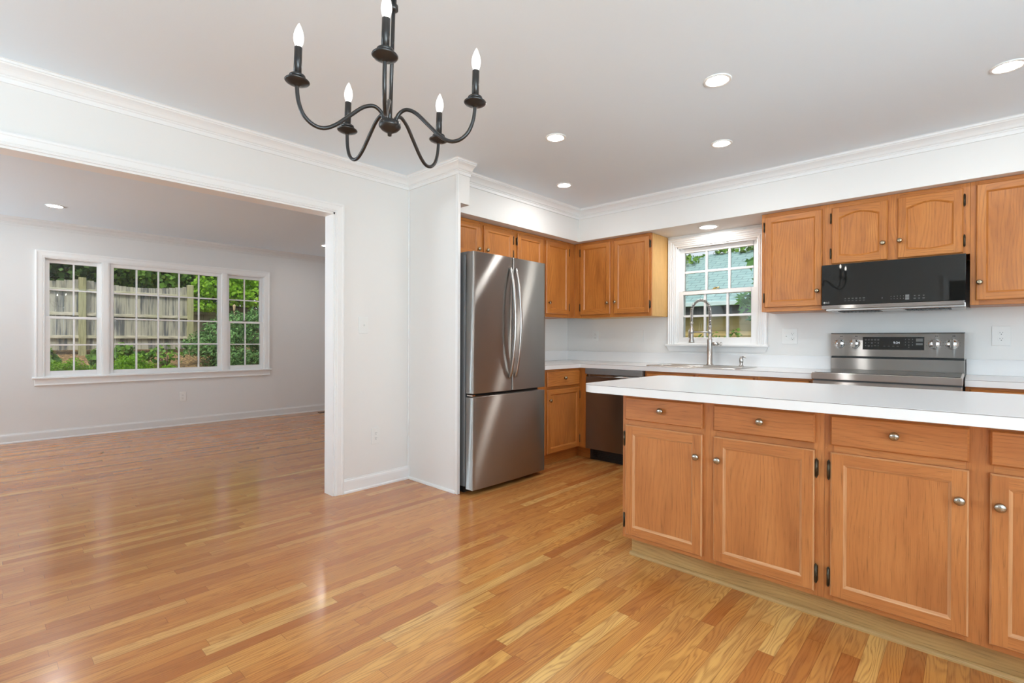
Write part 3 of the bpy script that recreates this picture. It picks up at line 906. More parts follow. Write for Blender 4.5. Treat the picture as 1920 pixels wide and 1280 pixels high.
fx, fy = -1.72, 4.42
t = thing('kitchen_faucet', 'brushed nickel spring neck faucet in front of the kitchen window', 'faucet', (fx, fy, .921))
mb = MB(); mb.lathe([(.030, .921), (.030, .929), (.0235, .934), (.0235, 1.142), (.022, 1.150), (.015, 1.155), (.0145, 1.255), (.0165, 1.258), (.0165, 1.268), (.012, 1.272)], (fx, fy, 0), n=24)
mb.build('body', M['nickel'], t)
dirx = -0.166
arc = []
for k in range(25):
    a = PI*k/24
    arc.append((fx+dirx/2-(dirx/2)*math.cos(a), fy, 1.40+0.100*math.sin(a)))
neck = [(fx, fy, 1.265), (fx, fy, 1.33)]+arc+[(fx+dirx, fy, 1.36), (fx+dirx, fy, 1.30)]
mb = MB(); mb.tube(neck, .0075, 10); mb.build('hose', M['black'], t)
NP = catmull(neck, 12)
dist = [0]
for a, b in zip(NP, NP[1:]): dist.append(dist[-1]+(b-a).length)
Ltot = dist[-1]
coil = []
turns = 46
steps = turns*10
j = 0
for k in range(steps+1):
    dd = Ltot*k/steps
    while j < len(dist)-2 and dist[j+1] < dd: j += 1
    f_ = (dd-dist[j])/max(dist[j+1]-dist[j], 1e-6)
    p = NP[j].lerp(NP[j+1], f_)
    tg = (NP[min(j+1, len(NP)-1)]-NP[max(j-1, 0)]).normalized()
    e = Vector((0, 1, 0)); b = tg.cross(e)
    a = 2*PI*turns*k/steps
    coil.append(p+e*(.0125*math.cos(a))+b*(.0125*math.sin(a)))
mb = MB(); mb.tube(coil, .0026, 6); mb.build('spring', M['chrome'], t)
mb = MB(); hx = fx+dirx
mb.lathe([(.012, 1.305), (.015, 1.302), (.015, 1.29), (.0105, 1.285), (.0105, 1.255), (.0165, 1.248), (.0165, 1.160), (.021, 1.145), (.026, 1.128), (.026, 1.118), (.020, 1.116)], (hx, fy, 0), n=20)
hd = mb.build('spray_head', M['nickel'], t)
mb = MB(); mb.tube([(hx-.016, fy-.004, 1.245), (hx-.024, fy-.006, 1.225), (hx-.022, fy-.006, 1.16)], .0055, 8); mb.build('spray_lever', M['nickel'], hd)
mb = MB(); mb.tube([(fx, fy, 1.215), (hx+.010, fy, 1.215)], .0075, 12); mb.lathe([(.0205, 1.202), (.0205, 1.228)], (hx, fy, 0), n=20); mb.lathe([(.0185, 1.200), (.0185, 1.232)], (fx, fy, 0), n=20)
mb.build('docking_arm', M['nickel'], t)
mb = MB(); mb.tube([(fx+.02, fy-.003, 1.108), (fx+.075, fy-.012, 1.108)], .0155, 16); mb.tube([(fx+.075, fy-.012, 1.108), (fx+.098, fy-.016, 1.108)], .0115, 14)
hn = mb.build('handle', M['nickel'], t)
mb = MB(); mb.lathe([(.0165, 0), (.0165, .008), (.012, .010)], (fx+.098, fy-.016, 1.108), (.985, -.17, 0), 16); mb.build('handle_cap', M['chrome'], hn)

t = thing('soap_dispenser', 'small brushed nickel soap dispenser right of the sink faucet', 'soap dispenser', (-1.455, 4.425, .921))
mb = MB(); mb.lathe([(.021, .921), (.021, .926), (.0125, .929), (.0125, .950), (.0165, .954), (.0165, .985), (.012, .990)], (-1.455, 4.425, 0), n=18); mb.build('body', M['nickel'], t)
mb = MB(); mb.tube([(-1.455, 4.425, .988), (-1.455, 4.425, 1.004)], .011, 12); mb.tube([(-1.458, 4.425, .999), (-1.425, 4.410, .999), (-1.408, 4.402, .992)], [.0055, .005, .004], 10)
mb.build('pump_spout', M['nickel'], t)

# ------------------------------------------------------------------ text helper
def text(body, size, origin, right, upv, mat, parent, name='lettering', ext=.0004, bold=0.0):
    cu = bpy.data.curves.new('lettering', 'FONT')
    cu.body = body; cu.size = size; cu.extrude = ext; cu.offset = bold; cu.align_x = 'CENTER'; cu.align_y = 'CENTER'
    o = bpy.data.objects.new('lettering_source', cu)
    COL.objects.link(o)
    dg = bpy.context.evaluated_depsgraph_get()
    me = bpy.data.meshes.new_from_object(o.evaluated_get(dg))
    bpy.data.objects.remove(o)
    rv, uv = Vector(right).normalized(), Vector(upv).normalized()
    mt = Matrix((rv, uv, rv.cross(uv))).transposed().to_4x4()
    mt.translation = Vector(origin)-Vector(ORG[parent.name])
    me.transform(mt)
    me.materials.clear(); me.materials.append(mat)
    r_ = bpy.data.objects.new(name, me); COL.objects.link(r_)
    r_.parent = parent; ORG[r_.name] = ORG[parent.name]
    return r_

# ------------------------------------------------------------------ refrigerator
FX = -2.655
t = thing('refrigerator', 'stainless steel french door refrigerator beside the white side panel', 'refrigerator', (-3.0, 2.855, 0))
mb = MB(); mb.box(-3.36, 2.443, .05, -2.752, 3.268, 1.765); mb.build('body', M['fr_side'], t, bevel=.004)
mb = MB(); mb.box(-3.30, 2.46, 0.0, -2.78, 3.25, .05); mb.build('base_grille', M['black'], t)
def fr_panel(y0, y1, z0, z1, name, rL=.012, rR=.012, bulge=.007, yc=None, hw=None):
    """door slab: plan outline with rounded front corners and a slight bow"""
    yc = yc or (y0+y1)/2; hw = hw or (y1-y0)/2
    pts = [(FX-.088, y0+.004)]
    fr = []
    for k in range(25):
        y = y0+(y1-y0)*k/24
        x = FX-bulge*((y-yc)/hw)**2
        fr.append((x, y))
    def rd(p, edge):
        x, y = p
        e = min(y-y0, y1-y)
        r = .010
        if e < r: x -= r-math.sqrt(max(r*r-(r-e)**2, 0))
        return (x, y)
    ex = [y0+.010*q for q in (0, .12, .3, .6)]
    ys = sorted(set(ex+[y0+(y1-y0)*k/24 for k in range(1, 24)]+[y1-.010*q for q in (0, .12, .3, .6)]))
    plan = []
    for y in ys:
        plan.append(rd((FX-bulge*((y-yc)/hw)**2, y), 0))
    out = [(FX-.085, y0+.002)]+plan+[(FX-.085, y1-.002)]
    mb = MB()
    zs = [z0, z0+.0015, z0+.004, z1-.004, z1-.0015, z1]
    insx = [.004, .0012, 0, 0, .0012, .004]
    rr = []
    for z, i_ in zip(zs, insx):
        rr.append([(x-i_ if k not in (0, len(out)-1) else x, min(max(y, y0+i_), y1-i_), z) for k, (x, y) in enumerate(out)])
    mb.rings(rr, True, True)
    return mb.build(name, M['ss_y'], t)
dl = fr_panel(2.441, 2.8515, .742, 1.783, 'door', yc=2.855, hw=.414)
dr = fr_panel(2.8575, 3.270, .742, 1.783, 'door', yc=2.855, hw=.414)
fz = fr_panel(2.441, 3.270, .036, .716, 'freezer_drawer', bulge=.010)
for dd_, yy in ((dl, 2.822), (dr, 2.884)):
    pts = []
    for k in range(21):
        s_ = k/20
        z = .845+.855*s_
        bow = math.sin(PI*s_)**.75
        pts.append((FX+.006+.058*bow, yy, z))
    mb = MB()
    rr = []
    for i, p in enumerate(pts):
        a = Vector(pts[max(i-1, 0)]); b = Vector(pts[min(i+1, 20)])
        tg = (b-a).normalized(); nx = Vector((tg.z, 0, -tg.x))
        ring = []
        for j in range(12):
            ang = 2*PI*j/12
            ring.append(Vector(p)+nx*(.0085*math.cos(ang))+Vector((0, 1, 0))*(.0125*math.sin(ang)))
        rr.append(ring)
    mb.rings(rr, True, True)
    mb.build('handle', M['nickel'], dd_)
for ya in (2.45, 3.21):
    mb = MB(); mb.box(-2.83, ya, 1.765, -2.72, ya+.05, 1.788); mb.build('hinge_cover', M['fr_side'], t, bevel=.004)
mb = MB(); mb.box(-2.752, 2.452, .70, -2.74, 3.26, .75); mb.build('gasket', M['black'], t)
mb = MB(); mb.box(-2.73, 2.444, .7235, -2.67, 2.47, .732); mb.build('hinge_pin', M['chrome'], t)

# ------------------------------------------------------------------ dishwasher
t = thing('dishwasher', 'dark stainless dishwasher under the corner of the countertop', 'dishwasher', (-2.41, 4.2, 0))
mb = MB(); mb.box(-2.706, 3.968, .115, -2.112, 4.50, .868); mb.build('tub', M['black'], t)
mb = MB(); mb.box(-2.708, 3.935, .112, -2.112, 3.967, .792); mb.build('door', M['ss_dark'], t, bevel=.003)
mb = MB(); mb.box(-2.708, 3.925, .818, -2.112, 3.967, .871); mb.build('control_strip', M['strip'], t, bevel=.003)
mb = MB(); mb.box(-2.690, 3.952, .790, -2.13, 3.967, .820); mb.tube([(-2.66, 3.945, .803), (-2.16, 3.945, .803)], .009, 10); mb.build('pocket_handle', M['ss_x'], t)
mb = MB(); mb.box(-2.70, 4.005, .0, -2.12, 4.02, .112)
for k in range(5): mb.box(-2.66, 4.000, .02+.017*k, -2.16, 4.006, .027+.017*k)
for k in range(6): mb.box(-2.665+.008*k, 3.999, .03, -2.661+.008*k, 4.006, .09)
mb.build('toe_grille', M['black'], t)

# ------------------------------------------------------------------ range
t = thing('electric_range', 'stainless freestanding electric range under the black microwave', 'range', (-0.432, 4.2, 0))
rx0, rx1 = -0.816, -0.048
mb = MB(); mb.box(rx0+.002, 3.935, .02, rx1-.002, 4.535, .898); mb.build('body', M['fr_side'], t)
mb = MB(); mb.box(rx0, 3.876, .880, rx1, 4.46, .924); mb.build('cooktop_frame', M['ss_x'], t, bevel=.004)
mb = MB(); mb.box(rx0+.012, 3.905, .9242, rx1-.012, 4.455, .9265); ct = mb.build('cooktop_glass', M['bglass'], t, bevel=.001)
for bx_, by_, br in ((-.62, 4.05, .11), (-.24, 4.05, .085), (-.62, 4.32, .08), (-.24, 4.32, .10)):
    mb = MB(); mb.lathe([(br, .9266), (br, .9268), (br-.003, .9268), (br-.003, .9266)], (bx_, by_, 0), n=40, cap=False); mb.build('burner_ring', M['markdim'], ct)
mb = MB(); mb.box(rx0+.004, 3.892, .25, rx1-.004, 3.934, .868); od = mb.build('oven_door', M['ss_x'], t, bevel=.004)
mb = MB(); mb.box(rx0+.09, 3.889, .36, rx1-.09, 3.8925, .72); mb.build('oven_window', M['bglass'], od)
mb = MB(); mb.tube([(rx0+.05, 3.84, .79), (rx1-.05, 3.84, .79)], .011, 12)
for xx in (rx0+.06, rx1-.06): mb.tube([(xx, 3.84, .79), (xx, 3.893, .79)], .008, 8)
mb.build('oven_handle', M['ss_x'], od)
mb = MB(); mb.box(rx0+.004, 3.895, .06, rx1-.004, 3.934, .244); mb.build('storage_drawer', M['ss_x'], t, bevel=.004)
mb = MB(); mb.box(rx0+.001, 4.497, .924, rx1-.001, 4.537, 1.008); mb.build('backguard', M['ss_x'], t, bevel=.003)
mb = MB(); mb.box(rx0+.004, 4.506, 1.006, rx1-.004, 4.537, 1.026)
for k in range(14): mb.box(rx0+.05+.05*k, 4.500, 1.010, rx0+.08+.05*k, 4.507, 1.013)
mb.build('vent_gap', M['black'], t)
# control panel leans back slightly
PB, PT = (4.486, 1.024), (4.498, 1.190)
def pp(x, s_, n_=0.0):
    y = PB[0]+(PT[0]-PB[0])*s_; z = PB[1]+(PT[1]-PB[1])*s_
    L_ = math.hypot(PT[0]-PB[0], PT[1]-PB[1])
    return (x, y-n_*(PT[1]-PB[1])/L_, z+n_*(PT[0]-PB[0])/L_)
PU = (0, PT[0]-PB[0], PT[1]-PB[1])
mb = MB()
sec = [PB, PT, (4.505, 1.1935), (4.538, 1.1935), (4.538, 1.024)]
mb.rings([[(x, y, z) for y, z in sec] for x in (rx0+.001, rx1-.001)], smooth=False)
cp = mb.build('control_panel', M['ss_x'], t, bevel=.002)
mb = MB(); mb.box(rx0, 4.499, 1.1936, rx1, 4.537, 1.198); mb.build('top_cap', M['black'], t)
def pbox(mb, x0, x1, s0, s1, n0, n1):
    P = [pp(x, s_, n_) for n_ in (n0, n1) for x, s_ in ((x0, s0), (x1, s0), (x1, s1), (x0, s1))]
    for q in ((0, 1, 2, 3), (4, 5, 6, 7), (0, 1, 5, 4), (1, 2, 6, 5), (2, 3, 7, 6), (3, 0, 4, 7)): mb.face([P[i] for i in q])
mb = MB(); pbox(mb, -.612, -.258, .31, .865, 0, .0012); dp_ = mb.build('display', M['bglass'], cp)
rr_ = random.Random(3)
mb = MB()
for i in range(5):
    for jrow in range(3):
        x = -.596+.019*i+.002; s_ = .48+.14*jrow
        wd = rr_.choice((.006, .010, .012))
        pbox(mb, x-wd/2, x+wd/2, s_-.008, s_+.012, .0012, .0015)
        if rr_.random() < .5: pbox(mb, x-wd/2.4, x+wd/2.4, s_-.04, s_-.022, .0012, .0015)
for x in (-.482, -.456, -.43, -.405): pbox(mb, x-.006, x+.006, .462, .480, .0012, .0015)
pbox(mb, -.303, -.266, .67, .80, .0012, .0016); pbox(mb, -.303, -.266, .52, .60, .0012, .0016)
mb.build('printed_legend', M['markdim'], dp_)
for i in range(3):
    for jrow in range(3):
        text(str(7-3*jrow+i) if False else str(1+i+3*(2-jrow)), .009, pp(-.362+.020*i, .52+.12*jrow, .0016), (1, 0, 0), PU, M['mark'], dp_, 'keypad_digit')
text('0', .009, pp(-.342, .43, .0016), (1, 0, 0), PU, M['mark'], dp_, 'keypad_digit')
text('9:34', .022, pp(-.412, .615, .0016), (1, 0, 0), PU, M['digit'], dp_, 'clock_digits')
for kx in (-.757, -.663, -.203, -.114):
    c = pp(kx, .57, 0.0)
    nrm = Vector(pp(0, 0, 1))-Vector(pp(0, 0, 0))
    mb = MB(); mb.lathe([(.036, 0), (.036, .004), (.034, .006), (.031, .008), (.029, .018), (.027, .021), (.0005, .0215)], c, nrm, 32)
    kb = mb.build('control_knob', M['chrome'], cp)
    mb = MB()
    for sx, wd in ((0, .0095),):
        P = []
        for n_ in (.019, .034):
            for (a, b) in ((-wd, -.028), (wd, -.028), (wd, .028), (-wd, .028)):
                P.append(Vector(pp(kx+a, .57, n_))+Vector(PU).normalized()*b)
        for q in ((0, 1, 2, 3), (4, 5, 6, 7), (0, 1, 5, 4), (1, 2, 6, 5), (2, 3, 7, 6), (3, 0, 4, 7)): mb.face([P[i] for i in q])
    mb.build('knob_grip', M['ss_x'], kb, bevel=.002)
mb = MB()
for kx in (-.757, -.663, -.203, -.114):
    for k in range(11):
        a = R(-130+26*k)
        c = Vector(pp(kx, .57, .0004))+Vector((1, 0, 0))*(.044*math.sin(a))+Vector(PU).normalized()*(.044*math.cos(a))
        e = .0011
        mb.face([c+Vector((-e, -.0004, -e)), c+Vector((e, -.0004, -e)), c+Vector((e, -.0004, e)), c+Vector((-e, -.0004, e))])
    for o_ in (-.004, .004):
        c = Vector(pp(kx+.01+o_, .90, .0006)); e = .003
        mb.face([c+Vector((-e, 0, -e)), c+Vector((e, 0, -e)), c+Vector((e, 0, e)), c+Vector((-e, 0, e))])
mb.build('dial_marks', M['slot'], cp)

# ------------------------------------------------------------------ microwave
t = thing('microwave', 'black glass over-the-range microwave hood under the arched oak doors', 'microwave', (-0.43, 4.35, 1.37))
mx0, mx1 = -0.812, -0.042
mb = MB(); mb.box(mx0+.008, 4.195, 1.385, mx1-.004, 4.555, 1.683); mb.build('body', M['fr_side'], t, bevel=.003)
mb = MB(); mb.box(mx0, 4.150, 1.393, mx1, 4.194, 1.681); md = mb.build('door', M['bglass'], t, bevel=.002)
mb = MB(); mb.box(mx0, 4.152, 1.367, mx1-.006, 4.19, 1.392); mb.build('trim_strip', M['ss_x'], t, bevel=.003)
mb = MB(); mb.box(mx0+.02, 4.19, 1.352, mx1, 4.54, 1.384)
mb.build('hood_base', M['nickel'], t, bevel=.004)
for a, b in ((mx0+.09, mx0+.33), (mx0+.47, mx0+.70)):
    mb = MB(); mb.box(a, 4.22, 1.349, b, 4.40, 1.3525)
    for k in range(10): mb.box(a+.01+.023*k, 4.225, 1.347, a+.016+.023*k, 4.395, 1.350)
    mb.build('grease_filter', M['black'], t)
mb = MB(); mb.box(mx0+.34, 4.205, 1.3485, mx0+.46, 4.30, 1.3525); mb.build('lamp_lens', M['plate'], t)
yy = 4.1497
mb = MB()
for i in range(6):
    for zz in (1.437, 1.420):
        x = -.668+.0215*i; wd = rr_.choice((.008, .011, .013))
        mb.box(x-wd/2, yy-.0003, zz-.0009, x+wd/2, yy+.001, zz+.0009)
        if zz > 1.43: mb.box(x-wd/2.5, yy-.0003, zz-.0046, x+wd/2.5, yy+.001, zz-.0028)
for i in range(3):
    for zz in (1.436, 1.419):
        x = -.288+.0225*i; wd = rr_.choice((.009, .013, .015))
        mb.box(x-wd/2, yy-.0003, zz-.001, x+wd/2, yy+.001, zz+.001); mb.box(x-wd/2.5, yy-.0003, zz-.0046, x+wd/2.5, yy+.001, zz-.0028)
mb.box(-.336, yy-.0003, 1.429, -.316, yy+.001, 1.444); mb.box(-.336, yy-.0003, 1.4105, -.316, yy+.001, 1.4265)
mb.build('printed_legend', M['markdim'], md)
for i in range(5):
    for k, zz in enumerate((1.436, 1.420)):
        text('1234567890'[i+5*k], .0065, (-.411+.0165*i, yy-.0004, zz), (1, 0, 0), (0, 0, 1), M['mark'], md, 'keypad_digit')
text(':', .018, (-.459, yy-.0004, 1.431), (1, 0, 0), (0, 0, 1), M['digit'], md, 'clock_digits')
text('LG', .0165, (-.773, yy-.0004, 1.411), (1, 0, 0), (0, 0, 1), M['mark'], md, 'logo_letters')
mb = MB(); mb.lathe([(.0072, 0), (.0072, .0006), (.0005, .0006)], (-.7935, yy, 1.411), (0, -1, 0), 24); lg = mb.build('logo_disc', M['mark'], md)

# ------------------------------------------------------------------ outlets and switches
def wall_plate(name, label, cat, face, a, z, wd, ht, items, group=None):
    t = thing(name, label, cat, face(a, 0, z), group)
    def bx(mb, a0, a1, z0, z1, n0, n1): mb.box(*face(a+a0, n0, z+z0), *face(a+a1, n1, z+z1))
    mb = MB(); bx(mb, -wd/2, wd/2, -ht/2, ht/2, 0.0005, .006); mb.build('plate', M['plate'], t, bevel=.002)
    nrm = Vector(face(0, 1, 0))-Vector(face(0, 0, 0)); rgt = Vector(face(1, 0, 0))-Vector(face(0, 0, 0))
    sgn = 1
    for da, ty in items:
        if ty == 'duplex':
            for dz in (-.0195, .0195):
                mb = MB()
                pts = []
                for k in range(28):
                    an = 2*PI*k/28
                    px_, pz_ = .0172*math.cos(an), .0172*math.sin(an)
                    pz_ = max(-.0135, min(.0135, pz_))
                    pts.append((px_, pz_))
                rr = [[face(a+da+x*sc_, n_, z+dz+y*sc_) for x, y in pts] for n_, sc_ in ((.0055, 1.0), (.0078, 1.0), (.0082, .95))]
                mb.rings(rr, False, True)
                rc = mb.build('receptacle', M['plate'], t)
                mb = MB()
                bx(mb, da-.0072, da-.0052, dz-.001, dz+.0072, .0078, .0086); bx(mb, da+.0052, da+.0072, dz-.000, dz+.0062, .0078, .0086)
                mb.lathe([(.0026, .0078), (.0026, .0086)], Vector(face(a+da, 0, z+dz-.0075)), nrm, 10)
                mb.build('slots', M['slot'], rc)
        elif ty == 'toggle':
            mb = MB(); bx(mb, da-.005, da+.005, -.012, .012, .0055, .007)
            P0, P1 = Vector(face(a+da, .006, z)), Vector(face(a+da, .018, z+.006))
            mb.tube([P0, P1], [.0042, .0034], 8); mb.build('toggle', M['plate'], t)
        elif ty == 'rocker':
            mb = MB(); bx(mb, da-.0165, da+.0165, -.033, .033, .0055, .0066); bx(mb, da-.0145, da+.0145, -.031, .002, .006, .0082); mb.build('rocker', M['plate'], t, bevel=.001)
    return t
wall_plate('wall_outlet', 'white duplex outlet low on the living room wall under the window', 'outlet', fW, 1.82, .378, .074, .118, [(0, 'duplex')])
wall_plate('wall_outlet', 'white duplex outlet above the baseboard beside the wide opening', 'outlet', fE, 2.092, .392, .074, .124, [(0, 'duplex')])
wall_plate('light_switch', 'white toggle switch plate on the wall beside the wide opening', 'switch', fE, 1.984, 1.243, .078, .124, [(0.004, 'toggle')])
wall_plate('wall_outlet', 'white duplex outlet over the backsplash in the kitchen corner', 'outlet', fN, -3.012, 1.182, .074, .116, [(0, 'duplex')])
wall_plate('light_switch', 'white double rocker switch plate left of the kitchen window', 'switch', fN, -2.494, 1.180, .112, .118, [(-.023, 'rocker'), (.023, 'rocker')])
wall_plate('wall_outlet', 'white plate with a toggle and an outlet right of the kitchen window', 'outlet', fN, -1.118, 1.175, .114, .126, [(-.024, 'toggle'), (.022, 'duplex')])
wall_plate('wall_outlet', 'white oversize duplex outlet plate right of the range', 'outlet', fN, .126, 1.174, .089, .128, [(0, 'duplex')])

t = thing('floor_register', 'dark floor vent beside the living room baseboard', 'vent', (-7.42, 3.72, 0))
mb = MB(); mb.box(-7.46, 3.58, .0005, -7.37, 3.86, .004); mb.build('frame', M['hinge'], t)
mb = MB()
for k in range(12): mb.box(-7.45, 3.59+.022*k, .004, -7.38, 3.598+.022*k, .0055)
mb.build('grille', M['black'], t)
mb = MB()
mb.face([(-6.375, .825, .002), (-6.35, .822, .006), (-6.335, .842, .003), (-6.36, .848, .009)]); mb.face([(-6.35, .822, .006), (-6.33, .81, .014), (-6.335, .842, .003)])
mb.face([(-6.375, .825, .0005), (-6.35, .822, .0005), (-6.335, .842, .0005), (-6.36, .848, .0005)])
tag(mb.build('dry_leaf', M['hinge'], loc=(-6.353, .833, 0)), 'tiny dark dry leaf lying on the living room floor', 'leaf')

# ------------------------------------------------------------------ recessed lamps
def recessed(label, x, y, z, r, ro, group, lens='lamp'):
    t = thing('recessed_light', label, 'ceiling light', (x, y, z), group)
    mb = MB(); mb.lathe([(r, -.001), (r+.002, -.005), (ro-.004, -.006), (ro, -.003), (ro, -.0002)], (x, y, z), (0, 0, 1), 40, cap=False)
    mb.build('trim_ring', M['plate'], t)
    mb = MB(); mb.lathe([(r+.001, -.0032), (.0005, -.0034)], (x, y, z), (0, 0, 1), 40, cap=False)
    mb.build('lens', M[lens], t)
KG = 'recessed lights in the kitchen ceiling'
recessed('round recessed ceiling light above the island counter, nearest the chandelier', -0.949, 2.518, ZC, .047, .066, KG)
recessed('round recessed ceiling light cut by the right edge of the picture', 0.109, 3.319, ZC, .047, .066, KG)
recessed('round recessed ceiling light above the gap between refrigerator and island', -1.979, 2.527, ZC, .047, .066, KG)
recessed('round recessed ceiling light in front of the soffit over the arched cabinet doors', -1.230, 3.342, ZC, .047, .066, KG)
recessed('round recessed ceiling light nearest the inner corner of the kitchen crown moulding', -2.532, 3.352, ZC, .047, .066, KG)
recessed('wide round recessed light in the soffit above the kitchen window', -1.713, 4.352, 2.134, .066, .085, None, 'lamp_sink')
LG_ = 'recessed lights in the living room ceiling'
recessed('round recessed living room light above the left end of the triple window', -6.640, 0.505, ZC, .055, .072, LG_)
recessed('round recessed living room light half behind the opening jamb', -6.613, 3.285, ZC, .050, .066, LG_)

# ------------------------------------------------------------------ chandelier
CS = 0.893
def ksc(pr): return [(r*CS, z*CS) for r, z in pr]
C0 = Vector((0, 0, CAM_H)) + (Vector((-1.6156, 1.0532, 1.9357)) - Vector((0, 0, CAM_H)))*CS
AX = Vector((.0014, .0312, 1.0)).normalized()
E1 = Vector((0, 1, 0)).cross(AX).normalized(); E2 = AX.cross(E1)
t = thing('chandelier', 'dark bronze five arm chandelier with lit candle bulbs', 'chandelier', C0)
def cp3(r, a, z):
    r, z = r*CS, z*CS
    return C0+AX*z+E1*(r*math.cos(a))+E2*(r*math.sin(a))
mb = MB(); mb.lathe(ksc([(.0005, -.036), (.007, -.034), (.008, -.024), (.014, -.021), (.030, -.012), (.040, -.001), (.041, .004), (.039, .009), (.039, .017), (.030, .020), (.012, .022), (.010, .034)]), C0, AX, 32)
mb.build('hub', M['iron'], t)
LZ = (ZC-.022-C0.z)/AX.z
LC = (ZC-.022-1.9357)/AX.z*CS
mb = MB(); mb.lathe([(.0066, .02), (.0066, LZ-.02)], C0, AX, 16); mb.build('stem', M['iron'], t)
mb = MB(); mb.lathe([(.007, LC-.038), (.0155, LC-.034), (.0155, LC-.018), (.010, LC-.014), (.010, LC+.03), (.007, LC+.034)], C0, AX, 20); mb.build('stem_coupling', M['iron'], t)
mb = MB()
mb.lathe([(.007, LZ-.035), (.011, LZ-.030), (.011, LZ-.004)], C0, AX, 20)
ctop = C0+AX*LZ
mb.lathe([(.008, -.030), (.028, -.026), (.055, -.014), (.0625, -.004), (.0625, -.0003)], (ctop.x, ctop.y, ZC), (0, 0, 1), 36)
mb.build('canopy', M['iron'], t)
PROF = [(.020, .012), (.030, .042), (.050, .060), (.072, .062), (.105, .045), (.150, .002), (.195, -.040), (.235, -.061), (.272, -.055), (.302, -.028), (.318, .012), (.3235, .050), (.3244, .072)]
rot = 5.6514
for k in range(5):
    a = rot + R(72*k)
    mb = MB(); mb.tube(catmull([cp3(r, a, z) for r, z in PROF], 5), .0063, 12)
    arm = mb.build('arm', M['iron'], t)
    c = cp3(.3244, a, 0)
    mb = MB(); mb.lathe(ksc([(.006, .060), (.009, .066), (.020, .0685), (.038, .0765), (.0415, .0805), (.0405, .0825), (.022, .0785), (.010, .080), (.010, .0895), (.024, .0905), (.0275, .0955), (.026, .1005), (.014, .1025)]), c, AX, 32)
    mb.build('drip_plate', M['iron'], arm)
    mb = MB(); mb.lathe(ksc([(.0130, .097), (.0130, .198), (.0110, .1995)]), c, AX, 20); mb.build('candle_sleeve', M['iron'], arm)
    mb = MB()
    mb.lathe(ksc([(.0085, .198), (.0105, .203), (.0150, .214), (.0175, .228), (.0170, .240), (.0140, .254), (.0090, .268), (.0040, .279), (.0005, .2845)]), c, AX, 24, 0)
    mb.lathe(ksc([(.0005, .206), (.0055, .210), (.0095, .222), (.0105, .232), (.0085, .245), (.0050, .257), (.0005, .266)]), c, AX, 16, 1)
    mb.build('bulb', [M['bulb'], M['filament']], arm)

# ------------------------------------------------------------------ outside: ground, fence, plants
def stained(name, c1, c2, c3, sc_=(3, 40, 3), moss=1.0):
    tt = NT(name)
    p = tt.n('ShaderNodeNewGeometry').outputs[0]
    x, y, z = tt.sep(p)
    st = tt.noise(tt.vec(tt.m('MULTIPLY', x, sc_[0]), tt.m('MULTIPLY', y, sc_[1]), tt.m('MULTIPLY', z, sc_[2])), 1, 4, 0.6)
    bl = tt.noise(p, 2.2, 3)
    col = tt.ramp(st, [(.38, c1), (.52, c2), (.72, c3)])
    col = tt.mix(tt.m('MULTIPLY', tt.smooth(bl, .42, .66), moss), col, tt.mix(.5, col, (0.36, 0.36, 0.20)))
    return tt.done(Base_Color=col, Roughness=.85, Normal=tt.bump(st, .3, .004))
M['fence'] = stained('weathered_fence', (0.10, 0.108, 0.115), (0.36, 0.345, 0.285), (0.46, 0.435, 0.345), (3, 14, 1.2), .22)
M['fence_rail'] = stained('weathered_rail', (0.34, 0.32, 0.26), (0.52, 0.48, 0.38), (0.60, 0.56, 0.45), (3, 6, 30))
M['fence_post'] = stained('mossy_post', (0.22, 0.215, 0.11), (0.33, 0.315, 0.17), (0.40, 0.38, 0.22))
M['fence_dark'] = stained('dark_fence', (0.13, 0.115, 0.09), (0.18, 0.16, 0.125), (0.22, 0.19, 0.15))
tt = NT('mulch'); p = tt.n('ShaderNodeNewGeometry').outputs[0]
M['mulch'] = tt.done(Base_Color=tt.ramp(tt.noise(p, 26, 5, .7), [(.36, (.05, .03, .018)), (.48, (.20, .12, .055)), (.58, (.36, .23, .10)), (.66, (.66, .50, .22))]), Roughness=.95, Normal=tt.bump(tt.noise(p, 40, 3), .8, .02))
tt = NT('lawn'); p = tt.n('ShaderNodeNewGeometry').outputs[0]
M['lawn'] = tt.done(Base_Color=tt.ramp(tt.noise(p, 9, 5, .7), [(.3, (.05, .11, .02)), (.7, (.13, .22, .05))]), Roughness=.95)
def gz_(x):
    pts = [(-7.78, -.15), (-8.6, .02), (-9.3, .30), (-10.2, .52), (-11.0, .70), (-11.8, .86), (-13.5, .95), (-40, 1.2)]
    for (a, za), (b, zb) in zip(pts, pts[1:]):
        if b <= x <= a: return za+(zb-za)*(a-x)/(a-b)
    return pts[-1][1]
mb = MB()
xs_ = [-7.78-.35*i for i in range(22)]+[-20, -40]
ys_ = [-30, -8, -4, -2]+[-1+.5*i for i in range(20)]+[12, 30]
rg_ = random.Random(5)
H = {}
for i, x in enumerate(xs_):
    for j, y in enumerate(ys_): H[i, j] = (x, y, gz_(x)+(rg_.uniform(-.04, .04) if 0 < i < 20 else 0))
for i in range(len(xs_)-1):
    for j in range(len(ys_)-1): mb.face([H[i, j], H[i, j+1], H[i+1, j+1], H[i+1, j]], smooth=True)
struct(mb, 'ground', M['mulch'])
mb = MB(); mb.box(-7.78, 4.74, -.7, 30, 40, -.5); mb.box(3.3, -30, -.7, 30, 4.74, -.5); mb.box(-7.78, -30, -.7, 3.3, -4.3, -.5)
struct(mb, 'ground_lawn', M['lawn'])

